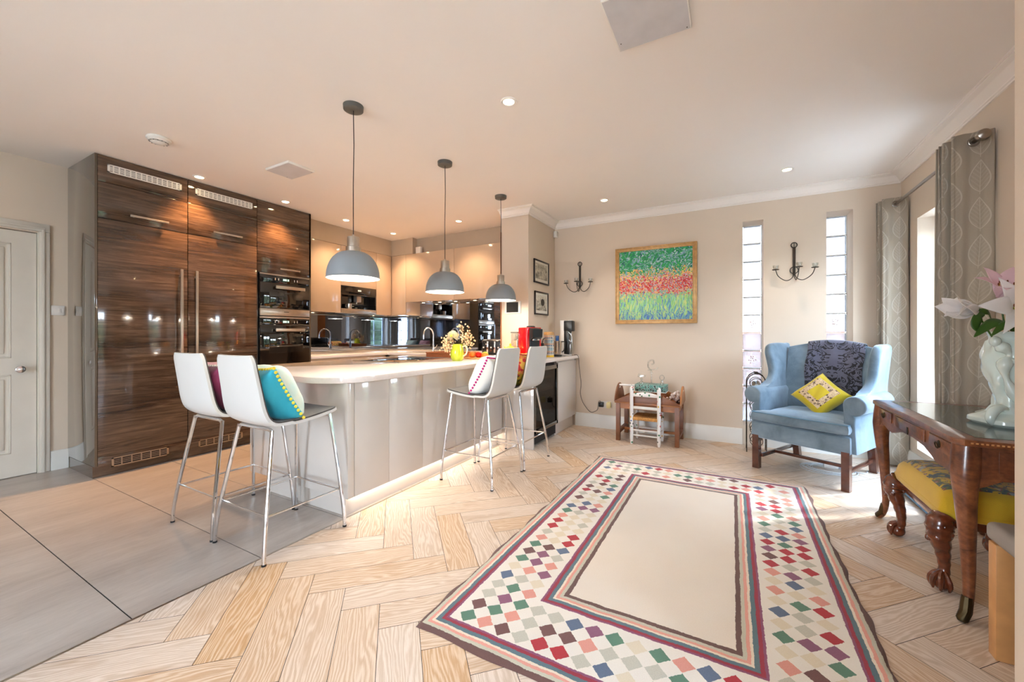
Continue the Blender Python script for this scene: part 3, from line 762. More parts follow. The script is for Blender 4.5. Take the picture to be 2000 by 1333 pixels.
downlight(-1.26, 2.242, 'ceiling downlight alone in the middle of the ceiling', 0)
downlight(-1.253, 4.408, 'ceiling downlight nearest the red and green painting', 0)
downlight(.437, 4.39, 'ceiling downlight in front of the glass block windows', 0)
def ceil_panel(x0, x1, y0, y1, label):
    r = thing('ceiling_speaker', label, 'ceiling panel', ((x0 + x1) / 2, (y0 + y1) / 2, CEIL), group='square ceiling speaker panels')
    W(r).box(x0, x1, y0, y1, CEIL - .02, CEIL - .0005, .003).build('frame', M['rim'], r)
    q = W(r).box(x0 + .006, x1 - .006, y0 + .006, y1 - .006, CEIL - .0215, CEIL - .019).build('panel_face', plain('panel_grey' + str(int(x0 * 10)), (204, 200, 200), .7), r)
    W(r).lathe([(0, -.0225), (.003, -.0225), (.003, -.021)], (x0 + .02, y1 - .06, CEIL), 8).lathe([(0, -.0225), (.003, -.0225), (.003, -.021)], (x1 - .02, y1 - .02, CEIL), 8).build('screw', M['brass'], q)
ceil_panel(-3.69, -3.348, 2.081, 2.331, 'pale grey ceiling panel over the kitchen')
ceil_panel(-.516, -.17, 1.75, 2.11, 'large pale grey ceiling panel cut by the top of the picture')
r = thing('smoke_detector', 'round white smoke detector on the ceiling left of the tall units', 'smoke detector', (-3.841, 1.371, CEIL))
MB().lathe([(.072, 0), (.076, -.008), (.074, -.020), (.060, -.032), (.0, -.036)], (0, 0, 0), 36).lathe([(.05, -.036), (.03, -.046), (0, -.048)], (0, 0, 0), 28).build('body', M['white'], r)
q = MB()
for i in range(14):
    a = 2 * PI * i / 14; q.box(.056 * math.cos(a) - .003, .056 * math.cos(a) + .003, .056 * math.sin(a) - .003, .056 * math.sin(a) + .003, -.0355, -.0335)
q.build('slots', M['dark'], r)
# wall switch, sockets
r = thing('light_switch', 'white wide light switch plate on the wall beside the tall unit', 'light switch', (XL + .005, 1.158, 1.41))
W(r).box(XL + .0005, XL + .009, 1.116, 1.202, 1.367, 1.453, .003).build('plate', M['socket'], r)
for i in range(2): W(r).box(XL + .009, XL + .014, 1.160 + i * .020, 1.177 + i * .020, 1.392, 1.428, .001).build('rocker', M['socket'], r)
r = thing('wall_socket', 'white double wall socket above the skirting', 'socket', (-1.40, YB, .30))
W(r).box(-1.475, -1.33, YB - .01, YB - .0005, .258, .345, .003).build('plate', M['socket'], r)
r = thing('plug', 'black plug adaptor in the socket on the back wall', 'plug', (-1.46, YB - .03, .30))
W(r).box(-1.485, -1.43, YB - .062, YB - .0105, .275, .335, .006).build('body', M['black'], r)
r = thing('plug', 'cream plug-in unit in the socket on the back wall', 'plug', (-1.36, YB - .03, .30))
W(r).prism([(-1.388, .27), (-1.388, .33), (-1.375, .345), (-1.34, .345), (-1.335, .33), (-1.335, .275), (-1.36, .262)], YB - .055, YB - .0105, 'y', .004).build('body', M['creamplug'], r)
pc = smoothpath([(-1.80, YB - .09, ZT + .006), (-1.772, YB - .07, ZT + .005), (-1.752, YB - .06, .90), (-1.748, YB - .05, .8), (-1.735, YB - .045, .68), (-1.722, YB - .045, .55), (-1.73, YB - .045, .42), (-1.69, YB - .045, .30), (-1.60, YB - .045, .20), (-1.53, YB - .045, .215), (-1.50, YB - .045, .25), (-1.49, YB - .05, .33), (-1.468, YB - .06, .352), (-1.45, YB - .06, .333)], 6)
tag(MB().tube(pc, .0032, 6).build('power_cable', M['cable'], world=True), 'thin dark cable hanging from the worktop end to the black plug', 'cable')
tag(MB().box(-2.107, -2.06, YB - .06, YB - .002, 2.50, 2.585, .008).build('motion_sensor', M['socket'], world=True), 'small white alarm sensor high in the corner by the pier', 'sensor')
r = thing('wall_tablet', 'white framed touch screen on the front of the pier', 'screen', (-2.315, 4.228, 1.45))
W(r).box(-2.425, -2.205, 4.208, 4.229, 1.45, 1.595, .006).build('frame', M['rim'], r)
W(r).box(-2.395, -2.235, 4.2065, 4.2085, 1.462, 1.583).build('screen', M['blackglass'], r)

# ------------------------------------------------------------------ pictures
def print_picture(y0, y1, z0, z1, label, seed):
    r = thing('framed_print', label, 'picture', (-2.105, (y0 + y1) / 2, z0), group='black framed prints on the pier')
    x = -2.108; f = .018
    W(r).box(x, x + .018, y0, y1, z0, z0 + f, .002).box(x, x + .018, y0, y1, z1 - f, z1, .002).box(x, x + .018, y0, y0 + f, z0, z1, .002).box(x, x + .018, y1 - f, y1, z0, z1, .002).build('frame', M['frameblk'], r)
    W(r).box(x, x + .008, y0 + .01, y1 - .01, z0 + .01, z1 - .01).build('mount', M['paper'], r)
    mt = Mt('print_%d' % seed, rough=.8); v = mt.co('Object', (1, 9, 12)); n1 = mt.noise(v, 1.4 if seed == 1 else 2.2, 6, .7)
    X_, Y_, Z_ = mt.xyz(mt.co('Object')); 
    k = n1 + (Z_ * -1.0 + (z1 - z0) * .42 if seed == 2 else Z_ * -.4 + .06)
    mt.base(mt.ramp(k, [(.40, lin((214, 208, 192))), (.52, lin((170, 164, 150))), (.66, lin((84, 80, 72)))]))
    W(r).box(x + .008, x + .0088, y0 + .045, y1 - .045, z0 + .055, z1 - .045).build('print', mt, r)
    if seed == 2:
        W(r).ball((x + .009, (y0 + y1) / 2 + .03, z0 + .16), (.0012, .055, .045), 14).box(x + .0088, x + .0092, (y0 + y1) / 2 + .026, (y0 + y1) / 2 + .034, z0 + .08, z0 + .14).build('printed_tree', plain('ink', (66, 62, 56), .9), r)
print_picture(4.36, 4.80, 1.83, 2.12, 'upper framed pale print on the pier side', 1)
print_picture(4.38, 4.78, 1.44, 1.73, 'lower framed print with a dark tree on the pier side', 2)
# big flower-field painting
r = thing('painting', 'large gold framed painting of red and yellow flowers under green trees', 'painting', (-.815, YB - .02, 1.326))
x0, x1, z0, z1 = -1.28, -.349, 1.326, 2.262; f = .048
pf = W(r)
def ring_y(mb, xa_, xb_, za_, zb2, w_, y0_, y1_, bv):
    mb.box(xa_, xb_, y0_, y1_, za_, za_ + w_, bv).box(xa_, xb_, y0_, y1_, zb2 - w_, zb2, bv).box(xa_, xa_ + w_, y0_, y1_, za_ + w_ - .001, zb2 - w_ + .001, bv).box(xb_ - w_, xb_, y0_, y1_, za_ + w_ - .001, zb2 - w_ + .001, bv)
ring_y(pf, x0, x1, z0, z1, f, YB - .028, YB - .003, .004)
ring_y(pf, x0 + .001, x1 - .001, z0 + .001, z1 - .001, .014, YB - .038, YB - .0285, .004)
ring_y(pf, x0 + f - .012, x1 - f + .012, z0 + f - .012, z1 - f + .012, .012, YB - .036, YB - .0285, .003)
M['gilt'] = plain('gilt_frame', (196, 152, 96), .4, .35, var=.18, scale=25)
pf.build('frame', M['gilt'], r)
m = M['flowers'] = Mt('flower_field_paint', rough=.55)
X_, Y_, Z_ = m.xyz(m.co()); h = (Z_ - .048) / .84         # 0 bottom .. 1 top
wob = m.noise(m.vec(X_ * 9, Z_ * 9), 1.4, 6, .7)

sw = m.noise(m.vec(X_ * 4, Z_ * 4), 1.3, 3) * 4
v1 = m.n('TexVoronoi'); m.l(m.vec(X_ * 105 + sw, Z_ * 80 + sw), v1.inputs['Vector']); v1.inputs['Scale'].default_value = 1
c1 = m.n('SeparateColor'); m.l(v1.outputs['Color'], c1.inputs[0]); r1 = S(m.nt, c1.outputs[0])
v2 = m.n('TexVoronoi'); m.l(m.vec(X_ * 130 + sw * 4, Z_ * 22 + sw), v2.inputs['Vector']); v2.inputs['Scale'].default_value = 1
c2 = m.n('SeparateColor'); m.l(v2.outputs['Color'], c2.inputs[0]); r2 = S(m.nt, c2.outputs[0])
v3 = m.n('TexVoronoi'); m.l(m.vec(X_ * 48 + Z_ * 44 + sw * 5, Z_ * 78 - X_ * 24 + sw * 5), v3.inputs['Vector']); v3.inputs['Scale'].default_value = 1
c3 = m.n('SeparateColor'); m.l(v3.outputs['Color'], c3.inputs[0]); r3 = S(m.nt, c3.outputs[0])
hh = h + (wob - .5) * .40 + (r1 - .5) * .13
L_ = lin
tree = m.ramp(r3 * .6 + wob * .4, [(.22, L_((20, 110, 96))), (.34, L_((30, 160, 80))), (.44, L_((50, 176, 100))), (.52, L_((190, 210, 214))), (.58, L_((60, 160, 130))), (.66, L_((150, 176, 206))), (.72, L_((30, 140, 76)))])
yel = m.ramp(r1, [(0, L_((240, 200, 100))), (.25, L_((232, 130, 110))), (.42, L_((130, 180, 130))), (.6, L_((216, 170, 190))), (.78, L_((244, 216, 130))), (.9, L_((196, 80, 80)))], True)
redc = m.ramp(r1, [(0, L_((206, 50, 46))), (.24, L_((226, 110, 90))), (.40, L_((222, 160, 170))), (.56, L_((206, 44, 50))), (.70, L_((150, 170, 170))), (.84, L_((236, 180, 110)))], True)
grn = m.ramp(r2, [(0, L_((140, 204, 126))), (.25, L_((180, 214, 120))), (.42, L_((110, 176, 172))), (.58, L_((160, 214, 166))), (.76, L_((96, 130, 190))), (.86, L_((206, 220, 136)))], True)
blu = m.ramp(r2, [(0, L_((76, 116, 180))), (.4, L_((110, 170, 170))), (.65, L_((170, 206, 130)))], True)
cc = m.mix(hh.gt(.10), blu, grn); cc = m.mix(hh.gt(.37), cc, redc); cc = m.mix(hh.gt(.56), cc, yel); cc = m.mix(hh.gt(.67), cc, tree)
m.base(cc); m.bump(r1, .15, .002)
W(r).box(x0 + f - .004, x1 - f + .004, YB - .022, YB - .016, z0 + f - .004, z1 - f + .004).build('canvas', M['flowers'], r)

# wall sconces
def sconce(x, label):
    r = thing('wall_sconce', label, 'wall sconce', (x, YB - .06, 1.75), group='dark iron candle sconces')
    b = MB(); b.box(-.013, .013, .048, .056, .06, .345, .002); b.tube([(.026 * math.cos(a), .05, .37 + .026 * math.sin(a)) for a in [2 * PI * i / 20 for i in range(20)]], .005, 6, True)
    b.tube([(.035 * math.cos(a), .046, .11 + .035 * math.sin(a)) for a in [2 * PI * i / 20 for i in range(20)]], .005, 6, True)
    b.tube([(0, .05, .345), (0, .05, .40)], .003, 6); b.build('backplate', M['iron'], r)
    for (dx_, dy_) in ((-.165, -.03), (.165, -.03), (.02, -.15)):
        P_ = smoothpath([(0, .045, .10), (dx_ * .12, .04 + dy_ * .12, .03), (dx_ * .45, .03 + dy_ * .45, .004), (dx_ * .85, dy_ * .85 + .02, .05), (dx_, dy_ + .01, .115)], 6)
        a_ = MB().tube(P_, .004, 6); a_.lathe([(0, 0), (.03, .002), (.032, .008), (0, .006)], (dx_, dy_ + .01, .113), 18); a_.build('arm', M['iron'], r)
        MB().lathe([(0, 0), (.018, 0), (.024, .012), (.028, .04), (.026, .04), (.021, .014), (0, .004)], (dx_, dy_ + .01, .121), 20).build('candle_glass', M['clear'], r)
sconce(-1.75, 'dark iron candle sconce left of the painting')
sconce(.56, 'dark iron candle sconce between the two glass block windows')

# ------------------------------------------------------------------ cushions
def pillow(name, mats, w, h, t, label=None, cat='cushion', nu=26, group=None, pinch=.10, parent=None, shape='square'):
    mb = MB()
    for sgn in (1, -1):
        def fn(a, b, sgn=sgn):
            u, v = a * 2 - 1, b * 2 - 1
            e = max(0, (1 - u ** 4) * (1 - v ** 4)) ** .55
            k = 1 - pinch * (1 - abs(v) ** 2) * abs(u) ** 3; k2 = 1 - pinch * (1 - abs(u) ** 2) * abs(v) ** 3
            return Vector((u * w / 2 * k, sgn * t / 2 * e * (1 + .05 * math.sin(u * 9 + v * 4)), v * h / 2 * k2))
        mb.grid(fn, nu, nu, uvs=lambda a, b: (a, b))
    bmesh.ops.remove_doubles(mb.bm, verts=mb.bm.verts[:], dist=.0005)
    bmesh.ops.recalc_face_normals(mb.bm, faces=mb.bm.faces[:])
    o = mb.build(name, mats, parent, smooth=80)
    if label: tag(o, label, cat, group)
    return o
def two_tone(name, front, back, strip=None):
    """front colour on +y, back colour on -y"""
    m = Mt(name, rough=.8, sheen=.3); n_ = m.n('TexCoord'); x, y, z = m.xyz(n_.outputs['Object'])
    f = m.noise(m.co(), 12, 3); fr_ = m.mix(f, front[0], front[1]); bk = m.mix(f, back[0], back[1])
    m.base(m.mix(y.gt(.012), bk, fr_)); m.bump(m.noise(m.co(), 60, 3), .3, .003); return m
L_ = lin
CU = {
    'pink': two_tone('pink_wine_cushion', (L_((214, 150, 168)), L_((226, 176, 186))), (L_((120, 30, 70)), L_((150, 50, 90)))),
    'teal': two_tone('turquoise_cushion', (L_((150, 206, 214)), L_((220, 214, 190))), (L_((16, 156, 184)), L_((60, 184, 204)))),
    'white': two_tone('white_quilted_cushion', (L_((206, 224, 222)), L_((236, 232, 224))), (L_((222, 222, 218)), L_((236, 236, 230)))),
}
m = CU['multi'] = Mt('woven_multicolour_cushion', rough=.85); vo = m.n('TexVoronoi'); m.l(m.co('Object', (34, 34, 34)), vo.inputs['Vector']); vo.inputs['Scale'].default_value = 1
sc_ = m.n('SeparateColor'); m.l(vo.outputs['Color'], sc_.inputs[0]); _, _, zz = m.xyz(m.co())
ww = S(m.nt, sc_.outputs[0])
m.base(m.mix((zz + ww * .1).gt(.06), m.ramp(ww, [(0, L_((150, 140, 40))), (.35, L_((196, 160, 50))), (.6, L_((100, 96, 36))), (.85, L_((70, 50, 40)))], True), m.ramp(ww, [(0, L_((236, 190, 90))), (.45, L_((232, 150, 80))), (.75, L_((206, 60, 60)))], True)))
m.bump(ww, .4, .004)
M['pomy'] = plain('yellow_pompom', (232, 206, 70), .9); M['pomp'] = plain('magenta_pompom', (186, 30, 120), .9); M['pomw'] = plain('white_pompom', (236, 226, 220), .9); M['pomr'] = plain('red_pompom', (196, 60, 60), .9)
def trimmed_cushion(kind, pom, label, loc, rz, tilt, w=.40, h=.38, t=.17, n=13, roll=0):
    r = thing('bar_stool_cushion', label, 'cushion', loc, rz, 'cushions on the bar stools')
    o = pillow('cover', CU[kind], w, h, t, parent=r)
    rot = Matrix.Rotation(roll, 3, 'Y')
    T_ = rx(tilt)
    o.rotation_euler = (T_ @ rot).to_euler()
    p = MB(); q = T_ @ rot
    for i in range(4 * n):
        s_, k = divmod(i, n); a = -1 + 2 * k / n
        u, v = [(a, 1), (1, -a), (-a, -1), (-1, a)][s_]
        pk = 1 - .10 * (1 - v * v) * abs(u) ** 3; pk2 = 1 - .10 * (1 - u * u) * abs(v) ** 3
        p.ball(q @ Vector((u * w / 2 * pk, 0, v * h / 2 * pk2)), .0095, 8)
    p.build('pompom_trim', pom, r)
    return r

# ------------------------------------------------------------------ bar stools
def make_stool(label, loc, rz):
    r = thing('bar_stool', label, 'bar stool', loc, rz, 'white bar stools at the peninsula')
    prof = smoothpath([(.235, .728), (.20, .722), (.05, .700), (-.10, .692), (-.165, .70), (-.205, .735), (-.228, .80), (-.245, .90), (-.262, 1.00), (-.275, 1.085)], 5)
    prof = [(p[0], p[1]) for p in [Vector((a[0], a[1])) for a in [(v_.x, v_.y) for v_ in [Vector((p.x, p.y, 0)) for p in [Vector((q[0], q[1], 0)) for q in prof]]]]]
    n = len(prof); L = [0]
    for a, b in zip(prof, prof[1:]): L.append(L[-1] + math.dist(a, b))
    def halfw(s):
        if s < .06: return .185 + .02 * math.sin(PI / 2 * s / .06)
        if s < .5: return .205
        e = (s - .5) / .5
        return .205 - .030 * e - (.02 * max(0, (s - .95) / .05) ** 2)
    def shell(off, inset, name, mat, thick, s0=0, s1=1):
        mb = MB(); nn = 40; mm = 16; G = []
        for side in (0, 1):
            rows = []
            for i in range(nn + 1):
                s_ = s0 + (s1 - s0) * i / nn; d_ = s_ * L[-1]; k = max(0, min(n - 2, next((j for j in range(n - 1) if L[j + 1] >= d_), n - 2)))
                t_ = (d_ - L[k]) / max(1e-6, L[k + 1] - L[k]); y = prof[k][0] + (prof[k + 1][0] - prof[k][0]) * t_; z = prof[k][1] + (prof[k + 1][1] - prof[k][1]) * t_
                dy, dz = prof[k + 1][0] - prof[k][0], prof[k + 1][1] - prof[k][1]; l_ = math.hypot(dy, dz); ny, nz = dz / l_, -dy / l_
                o_ = off + (thick / 2 if side else -thick / 2); hw = halfw(s_) - inset; row = []
                for j in range(mm + 1):
                    a = -1 + 2 * j / mm; curl = .012 * abs(a) ** 3 * (1 if s_ > .35 else .5)
                    row.append(mb.bm.verts.new((a * hw, y + ny * (o_ + curl), z + nz * (o_ + curl))))
                rows.append(row)
            G.append(rows)
        A, B = G
        for i in range(nn):
            for j in range(mm):
                mb.bm.faces.new([A[i][j], A[i][j + 1], A[i + 1][j + 1], A[i + 1][j]]); mb.bm.faces.new([B[i][j], B[i + 1][j], B[i + 1][j + 1], B[i][j + 1]])
        for i in range(nn):
            mb.bm.faces.new([A[i][0], A[i + 1][0], B[i + 1][0], B[i][0]]); mb.bm.faces.new([A[i][mm], B[i][mm], B[i + 1][mm], A[i + 1][mm]])
        for j in range(mm):
            mb.bm.faces.new([A[0][j], B[0][j], B[0][j + 1], A[0][j + 1]]); mb.bm.faces.new([A[nn][j], A[nn][j + 1], B[nn][j + 1], B[nn][j]])
        bmesh.ops.recalc_face_normals(mb.bm, faces=mb.bm.faces[:])
        return mb.build(name, mat, r, smooth=50)
    shell(0, 0, 'shell', M['shell'], .016)
    shell(.012, .004, 'seat_pad', M['pad'], .009, .01, .995)
    # chrome frame: four splayed legs bent in under the seat, and a foot rail round all sides
    F = [(-.245, -.245), (.245, -.245), (.245, .245), (-.245, .245)]; tops = [(-.165, -.155), (.165, -.155), (.165, .20), (-.165, .20)]
    zt_ = [.676, .676, .705, .705]
    for (fx, fy), (tx, ty), zt in zip(F, tops, zt_):
        path = smoothpath([(fx, fy, .004), (fx * .86 + tx * .14, fy * .86 + ty * .14, .17), (tx * .92 + fx * .08, ty * .92 + fy * .08, zt - .05), (tx * .97, ty, zt - .012), (tx * .80, ty, zt)], 5)
        lg = MB().tube(path, .0105, 10).build('leg', M['chrome'], r)
        MB().lathe([(0, -.0035), (.012, -.0035), (.012, .006), (0, .006)], (fx, fy, .004), 12).build('foot_cap', M['black'], lg)
    for i_, j_, zz_ in ((0, 1, .676), (3, 2, .705)): MB().tube([(tops[i_][0] * .82, tops[i_][1], zz_), (tops[j_][0] * .82, tops[j_][1], zz_)], .0105, 10).build('frame_bar', M['chrome'], r)
    k = .235 / .68; Q = [(fx + (tx - fx) * k, fy + (ty - fy) * k, .235) for (fx, fy), (tx, ty) in zip(F, tops)]
    MB().tube(Q, .006, 8, True).build('foot_rail', M['chrome'], r)
    return r
st = make_stool('white bar stool with turquoise cushion, nearest the camera at the rounded worktop end', (-2.362, 1.432, 0), 0)
copy_tree(st, (-2.878, 1.430, 0), 0, 'white bar stool with pink and wine cushion, left of the turquoise cushioned stool')
copy_tree(st, (-1.852, 2.842, 0), R(90), 'white bar stool with white cushion on the long side of the peninsula')
copy_tree(st, (-1.834, 3.370, 0), R(88), 'white bar stool with orange woven cushion next to the wine cooler')
def on_stool(sx, sy, rz, dx, dy): c, s_ = math.cos(rz), math.sin(rz); return (sx + c * dx - s_ * dy, sy + s_ * dx + c * dy)
x, y = on_stool(-2.362, 1.432, 0, .02, -.085); trimmed_cushion('teal', M['pomy'], 'turquoise cushion with yellow pompom edge leaning on the nearest bar stool', (x, y, .868), 0, R(30), .37, .34, .21)
x, y = on_stool(-2.878, 1.430, 0, .03, -.09); trimmed_cushion('pink', M['pomw'], 'pink and wine cushion on the bar stool farthest left', (x, y, .868), 0, R(29), .37, .34, .20)
x, y = on_stool(-1.852, 2.842, R(90), 0, -.08); trimmed_cushion('white', M['pomp'], 'white cushion with magenta pompom edge on the long-side bar stool', (x, y, .868), R(90), R(31), .37, .34, .21)
x, y = on_stool(-1.834, 3.370, R(88), 0, -.09); trimmed_cushion('multi', M['pomr'], 'orange and olive woven cushion on the bar stool next to the wine cooler', (x, y, .868), R(88), R(29), .37, .34, .19)

# ------------------------------------------------------------------ things on the worktop
z0 = ZT + .0005
r = thing('flower_jug', 'lime green glazed jug with cream handle at the end of the hob', 'jug', (-2.484, 3.336, z0), R(10))
MB().lathe([(0, 0), (.048, 0), (.058, .008), (.070, .045), (.070, .085), (.062, .13), (.058, .165), (.062, .172), (.058, .172), (.054, .165), (.058, .13), (.064, .08), (.05, .012), (0, .01)], (0, 0, 0), 36).build('body', M['limepot'], r)
MB().tube(smoothpath([(.060, 0, .145), (.095, 0, .155), (.112, 0, .115), (.098, 0, .07), (.067, 0, .05)], 6), [.008] * 25, 8).build('handle', M['handlecream'], r)
def petal_mesh(mb, base, d, up, Ln_, wd_, curl, n=6, cup_=.0):
    """one petal: starts at base, heads along d, bends towards up by curl"""
    d = Vector(d).normalized(); up = Vector(up); up = (up - d * up.dot(d)).normalized(); sd = d.cross(up)
    def fn(a, b):
        t = b * 2 - 1; w_ = wd_ * (math.sin(PI * min(1, a * .92 + .06)) ** .75)
        return Vector(base) + d * (Ln_ * a) + up * (curl * a * a * Ln_ + cup_ * (t * t) * w_) + sd * (t * w_)
    mb.grid(fn, n, 4)
# chrysanthemum head
rr = random.Random(9)
r = thing('chrysanthemum', 'large cream chrysanthemum bloom standing in the lime jug', 'flower', (-2.50, 3.315, z0 + .15))
c = Vector((0, -.03, .095)); mb = MB()
for i in range(420):
    th = rr.random() * 2 * PI; ph = math.acos(1 - rr.random() * 1.5); d_ = Vector((math.sin(ph) * math.cos(th), math.sin(ph) * math.sin(th) , math.cos(ph)))
    d_ = (d_ + Vector((0.2, -.5, .1))).normalized(); petal_mesh(mb, c + d_ * .014, d_, (0, 0, 1), .036 + rr.random() * .022, .0085, .2, 4, .5)
mb.build('bloom', M['mum'], r)
MB().ball(c + Vector((.015, -.045, .012)), .016, 12).build('flower_centre', M['stamen'], r)
MB().tube([c, (0, 0, 0), (0, .005, -.12)], .003, 6).build('stem', M['stem'], r)
def spray(label, loc, tips, seed, nb=16, spread=.05, size=.008):
    rr = random.Random(seed); r = thing('blossom_spray', label, 'flower', loc, group='dried blossom sprays in the lime jug')
    st_ = MB(); bl = MB()
    for tp in tips:
        tp = Vector(tp); st_.tube(bez((0, 0, -.12), (tp.x * .2, tp.y * .2, tp.z * .6), tp, 8), .0016, 5)
        for i in range(nb):
            q = tp + Vector([rr.gauss(0, spread * .5) for _ in range(3)]); st_.tube([tp * .8 , q], .0009, 4)
            for k in range(5):
                a = 2 * PI * k / 5 + rr.random(); ax = Vector((math.cos(a), -.6, math.sin(a)))
                petal_mesh(bl, q, ax, (0, -1, 0), size * 1.3, size * .55, .2, 2)
            bl.ball(q, size * .35, 6)
    st_.build('stem', M['stem'], r); bl.build('blossoms', M['blossom'], r); return r
spray('low cluster of pale blossoms on the left of the lime jug', (-2.50, 3.34, z0 + .15), [(-.07, -.03, .03), (-.09, -.02, .0), (-.05, -.05, -.01), (-.06, -.03, .06)], 1, 46, .055, .0115)
spray('tall airy blossoms rising right of the chrysanthemum', (-2.475, 3.34, z0 + .15), [(.05, .04, .10), (.09, .05, .13), (.03, .03, .18), (.08, .04, .07), (.11, .06, .04), (.06, .03, .03)], 2, 22, .055, .0105)
# rattan tray
r = thing('rattan_tray', 'brown woven rattan tray behind the hob', 'tray', (-2.95, 3.86, z0))
tb = MB(); tb.box(-.24, .24, -.17, .17, 0, .008); 
for (a, b, c_, d_) in ((-.25, .25, -.18, -.168), (-.25, .25, .168, .18), (-.25, -.238, -.18, .18), (.238, .25, -.18, .18)): tb.box(a, b, c_, d_, 0, .052, .004)
tb.build('basketwork', M['wicker'], r)
MB().tube([(-.25, -.18, .054), (.25, -.18, .054), (.25, .18, .054), (-.25, .18, .054)], .007, 8, True).build('rim', M['wicker'], r)
r = thing('chopping_board', 'round pale wooden board lying behind the lime jug', 'board', (-2.50, 3.75, z0))
MB().lathe([(0, 0), (.15, 0), (.155, .005), (.15, .014), (0, .014)], (0, 0, 0), 40).build('board', M['oak'], r)
fr0 = None
for i, (x, y, z, m_, nm, lb) in enumerate([(-2.55, 3.70, .052, 'orange', 'tomato', 'orange red tomato on the round board nearest the jug'), (-2.49, 3.74, .050, 'red', 'tomato', 'bright red tomato in the middle of the round board'), (-2.44, 3.80, .052, 'greeng', 'apple', 'green apple on the round board'), (-2.40, 3.73, .048, 'orange', 'tomato', 'orange red tomato on the right of the round board')]):
    f_ = MB(); f_.lathe([(0, -.028), (.018, -.030), (.034, -.016), (.037, .002), (.030, .022), (.014, .029), (0, .024)], (0, 0, 0), 20).tube([(0, 0, .022), (.003, 0, .036)], .002, 5)
    tag(f_.build(nm, M[m_], loc=(x, y, z0 + z - .008)), lb, 'fruit', 'fruit on the round board')
# toaster
r = thing('toaster', 'black and chrome four slice toaster on the corner of the worktop', 'toaster', (-2.74, 4.56, z0), R(12))
MB().box(-.19, .19, -.10, .10, .012, .20, .035, 4).build('body', plain('black_enamel', (26, 24, 24), .22, coat=.5), r)
MB().box(-.192, .192, -.075, .075, .0, .018, .004).build('base', M['black'], r)
t = MB().box(-.17, .17, -.06, .06, .192, .206, .004).build('top_plate', M['chrome'], r)
q = MB()
for sx in (-.085, .085):
    for sy in (-.025, .025): q.box(sx - .065, sx + .065, sy - .012, sy + .012, .2055, .2075)
q.build('bread_slots', M['dark'], t)
for sx in (-.10, .0, .10):
    MB().box(sx - .012, sx + .012, -.107, -.099, .03, .18, .003).build('lever_track', M['chrome'], r)
for sx in (-.10, .10): MB().box(sx - .022, sx + .022, -.128, -.10, .135, .15, .004).build('lever', M['chrome'], r)
for sx in (-.05, .05):
    MB().lathe([(0, .012), (.017, .012), (.019, 0)], (sx, -.101, .06), 20, rx(R(90))).build('dial', M['chrome'], r)
for sx in (-.155, -.05, .05, .155): MB().box(sx - .01, sx + .01, -.103, -.1, .09, .108, .001).build('button', M['rim'], r)
# teapot
r = thing('teapot', 'orange and yellow teapot with cream handle in front of the pier', 'teapot', (-2.22, 3.99, z0), R(150))
MB().lathe([(0, 0), (.045, 0), (.05, .006), (.076, .04), (.08, .07), (.066, .105), (.042, .122), (.040, .126), (0, .126)], (0, 0, 0), 32).build('body', M['orange'], r)
MB().lathe([(.060, .112), (.042, .128), (.02, .138), (.008, .142), (.014, .154), (.010, .165), (0, .168)], (0, 0, 0), 28).build('lid', M['yellowg'], r)
MB().tube(smoothpath([(.07, 0, .04), (.105, 0, .06), (.115, 0, .10), (.135, 0, .125)], 5), [.018] * 4 + [.014] * 4 + [.010] * 4 + [.008] * 4, 10).build('spout', M['yellowg'], r)
MB().tube(smoothpath([(-.068, 0, .10), (-.105, 0, .115), (-.125, 0, .08), (-.105, 0, .045), (-.074, 0, .04)], 5), .008, 8).build('handle', M['handlecream'], r)
# stacked cup
r = thing('mug', 'green and orange painted mug between the teapot and the red machine', 'mug', (-2.105, 3.93, z0), R(200))
MB().lathe([(0, 0), (.034, 0), (.036, .05), (.04, .105), (.037, .105), (.032, .01), (0, .01)], (0, 0, 0), 28).build('body', M['greeng'], r)
MB().lathe([(.0345, .003), (.0365, .003), (.0375, .045), (.0362, .045)], (0, 0, 0), 28).build('painted_band', M['orange'], r)
MB().tube(smoothpath([(.036, 0, .09), (.066, 0, .085), (.068, 0, .04), (.035, 0, .025)], 5), .005, 8).build('handle', M['handlecream'], r)
# storage jar
r = thing('storage_jar', 'tall square glass storage jar with dark lid behind the teapot', 'jar', (-2.235, 4.15, z0))
MB().box(-.045, .045, -.045, .045, .0, .285, .01).build('glass_body', M['clear'], r)
MB().box(-.038, .038, -.038, .038, .006, .20, .008).build('contents', plain('oats', (206, 178, 150), .9, var=.2, scale=60), r)
MB().box(-.048, .048, -.048, .048, .286, .302, .004).build('lid', M['canopy'], r)
# red machine
r = thing('coffee_maker', 'tall glossy red capsule coffee maker with black front', 'coffee maker', (-2.015, 4.10, z0), R(-25))
MB().box(-.095, .06, -.11, .11, 0, .35, .012, 3).build('body', M['red'], r)
MB().prism([(.058, 0), (.13, 0), (.13, .03), (.075, .035), (.075, .20), (.125, .24), (.13, .33), (.058, .345)], -.07, .07, 'y', .006).build('front', M['black'], r)
MB().lathe([(0, 0), (.05, 0), (.05, .012), (.04, .018), (0, .018)], (.0, 0, .35), 24).build('water_lid', M['black'], r)
MB().box(.062, .10, -.05, .05, .20, .28, .004).build('chrome_trim', M['chrome'], r)
MB().box(-.098, -.0955, -.045, -.01, .05, .27).build('water_tank', M['black'], r)
r = thing('milk_frother', 'small white and steel frother beside the red coffee maker', 'frother', (-1.925, 4.215, z0))
MB().lathe([(0, 0), (.03, 0), (.03, .11), (.028, .115), (0, .115)], (0, 0, 0), 24).build('base', M['socket'], r)
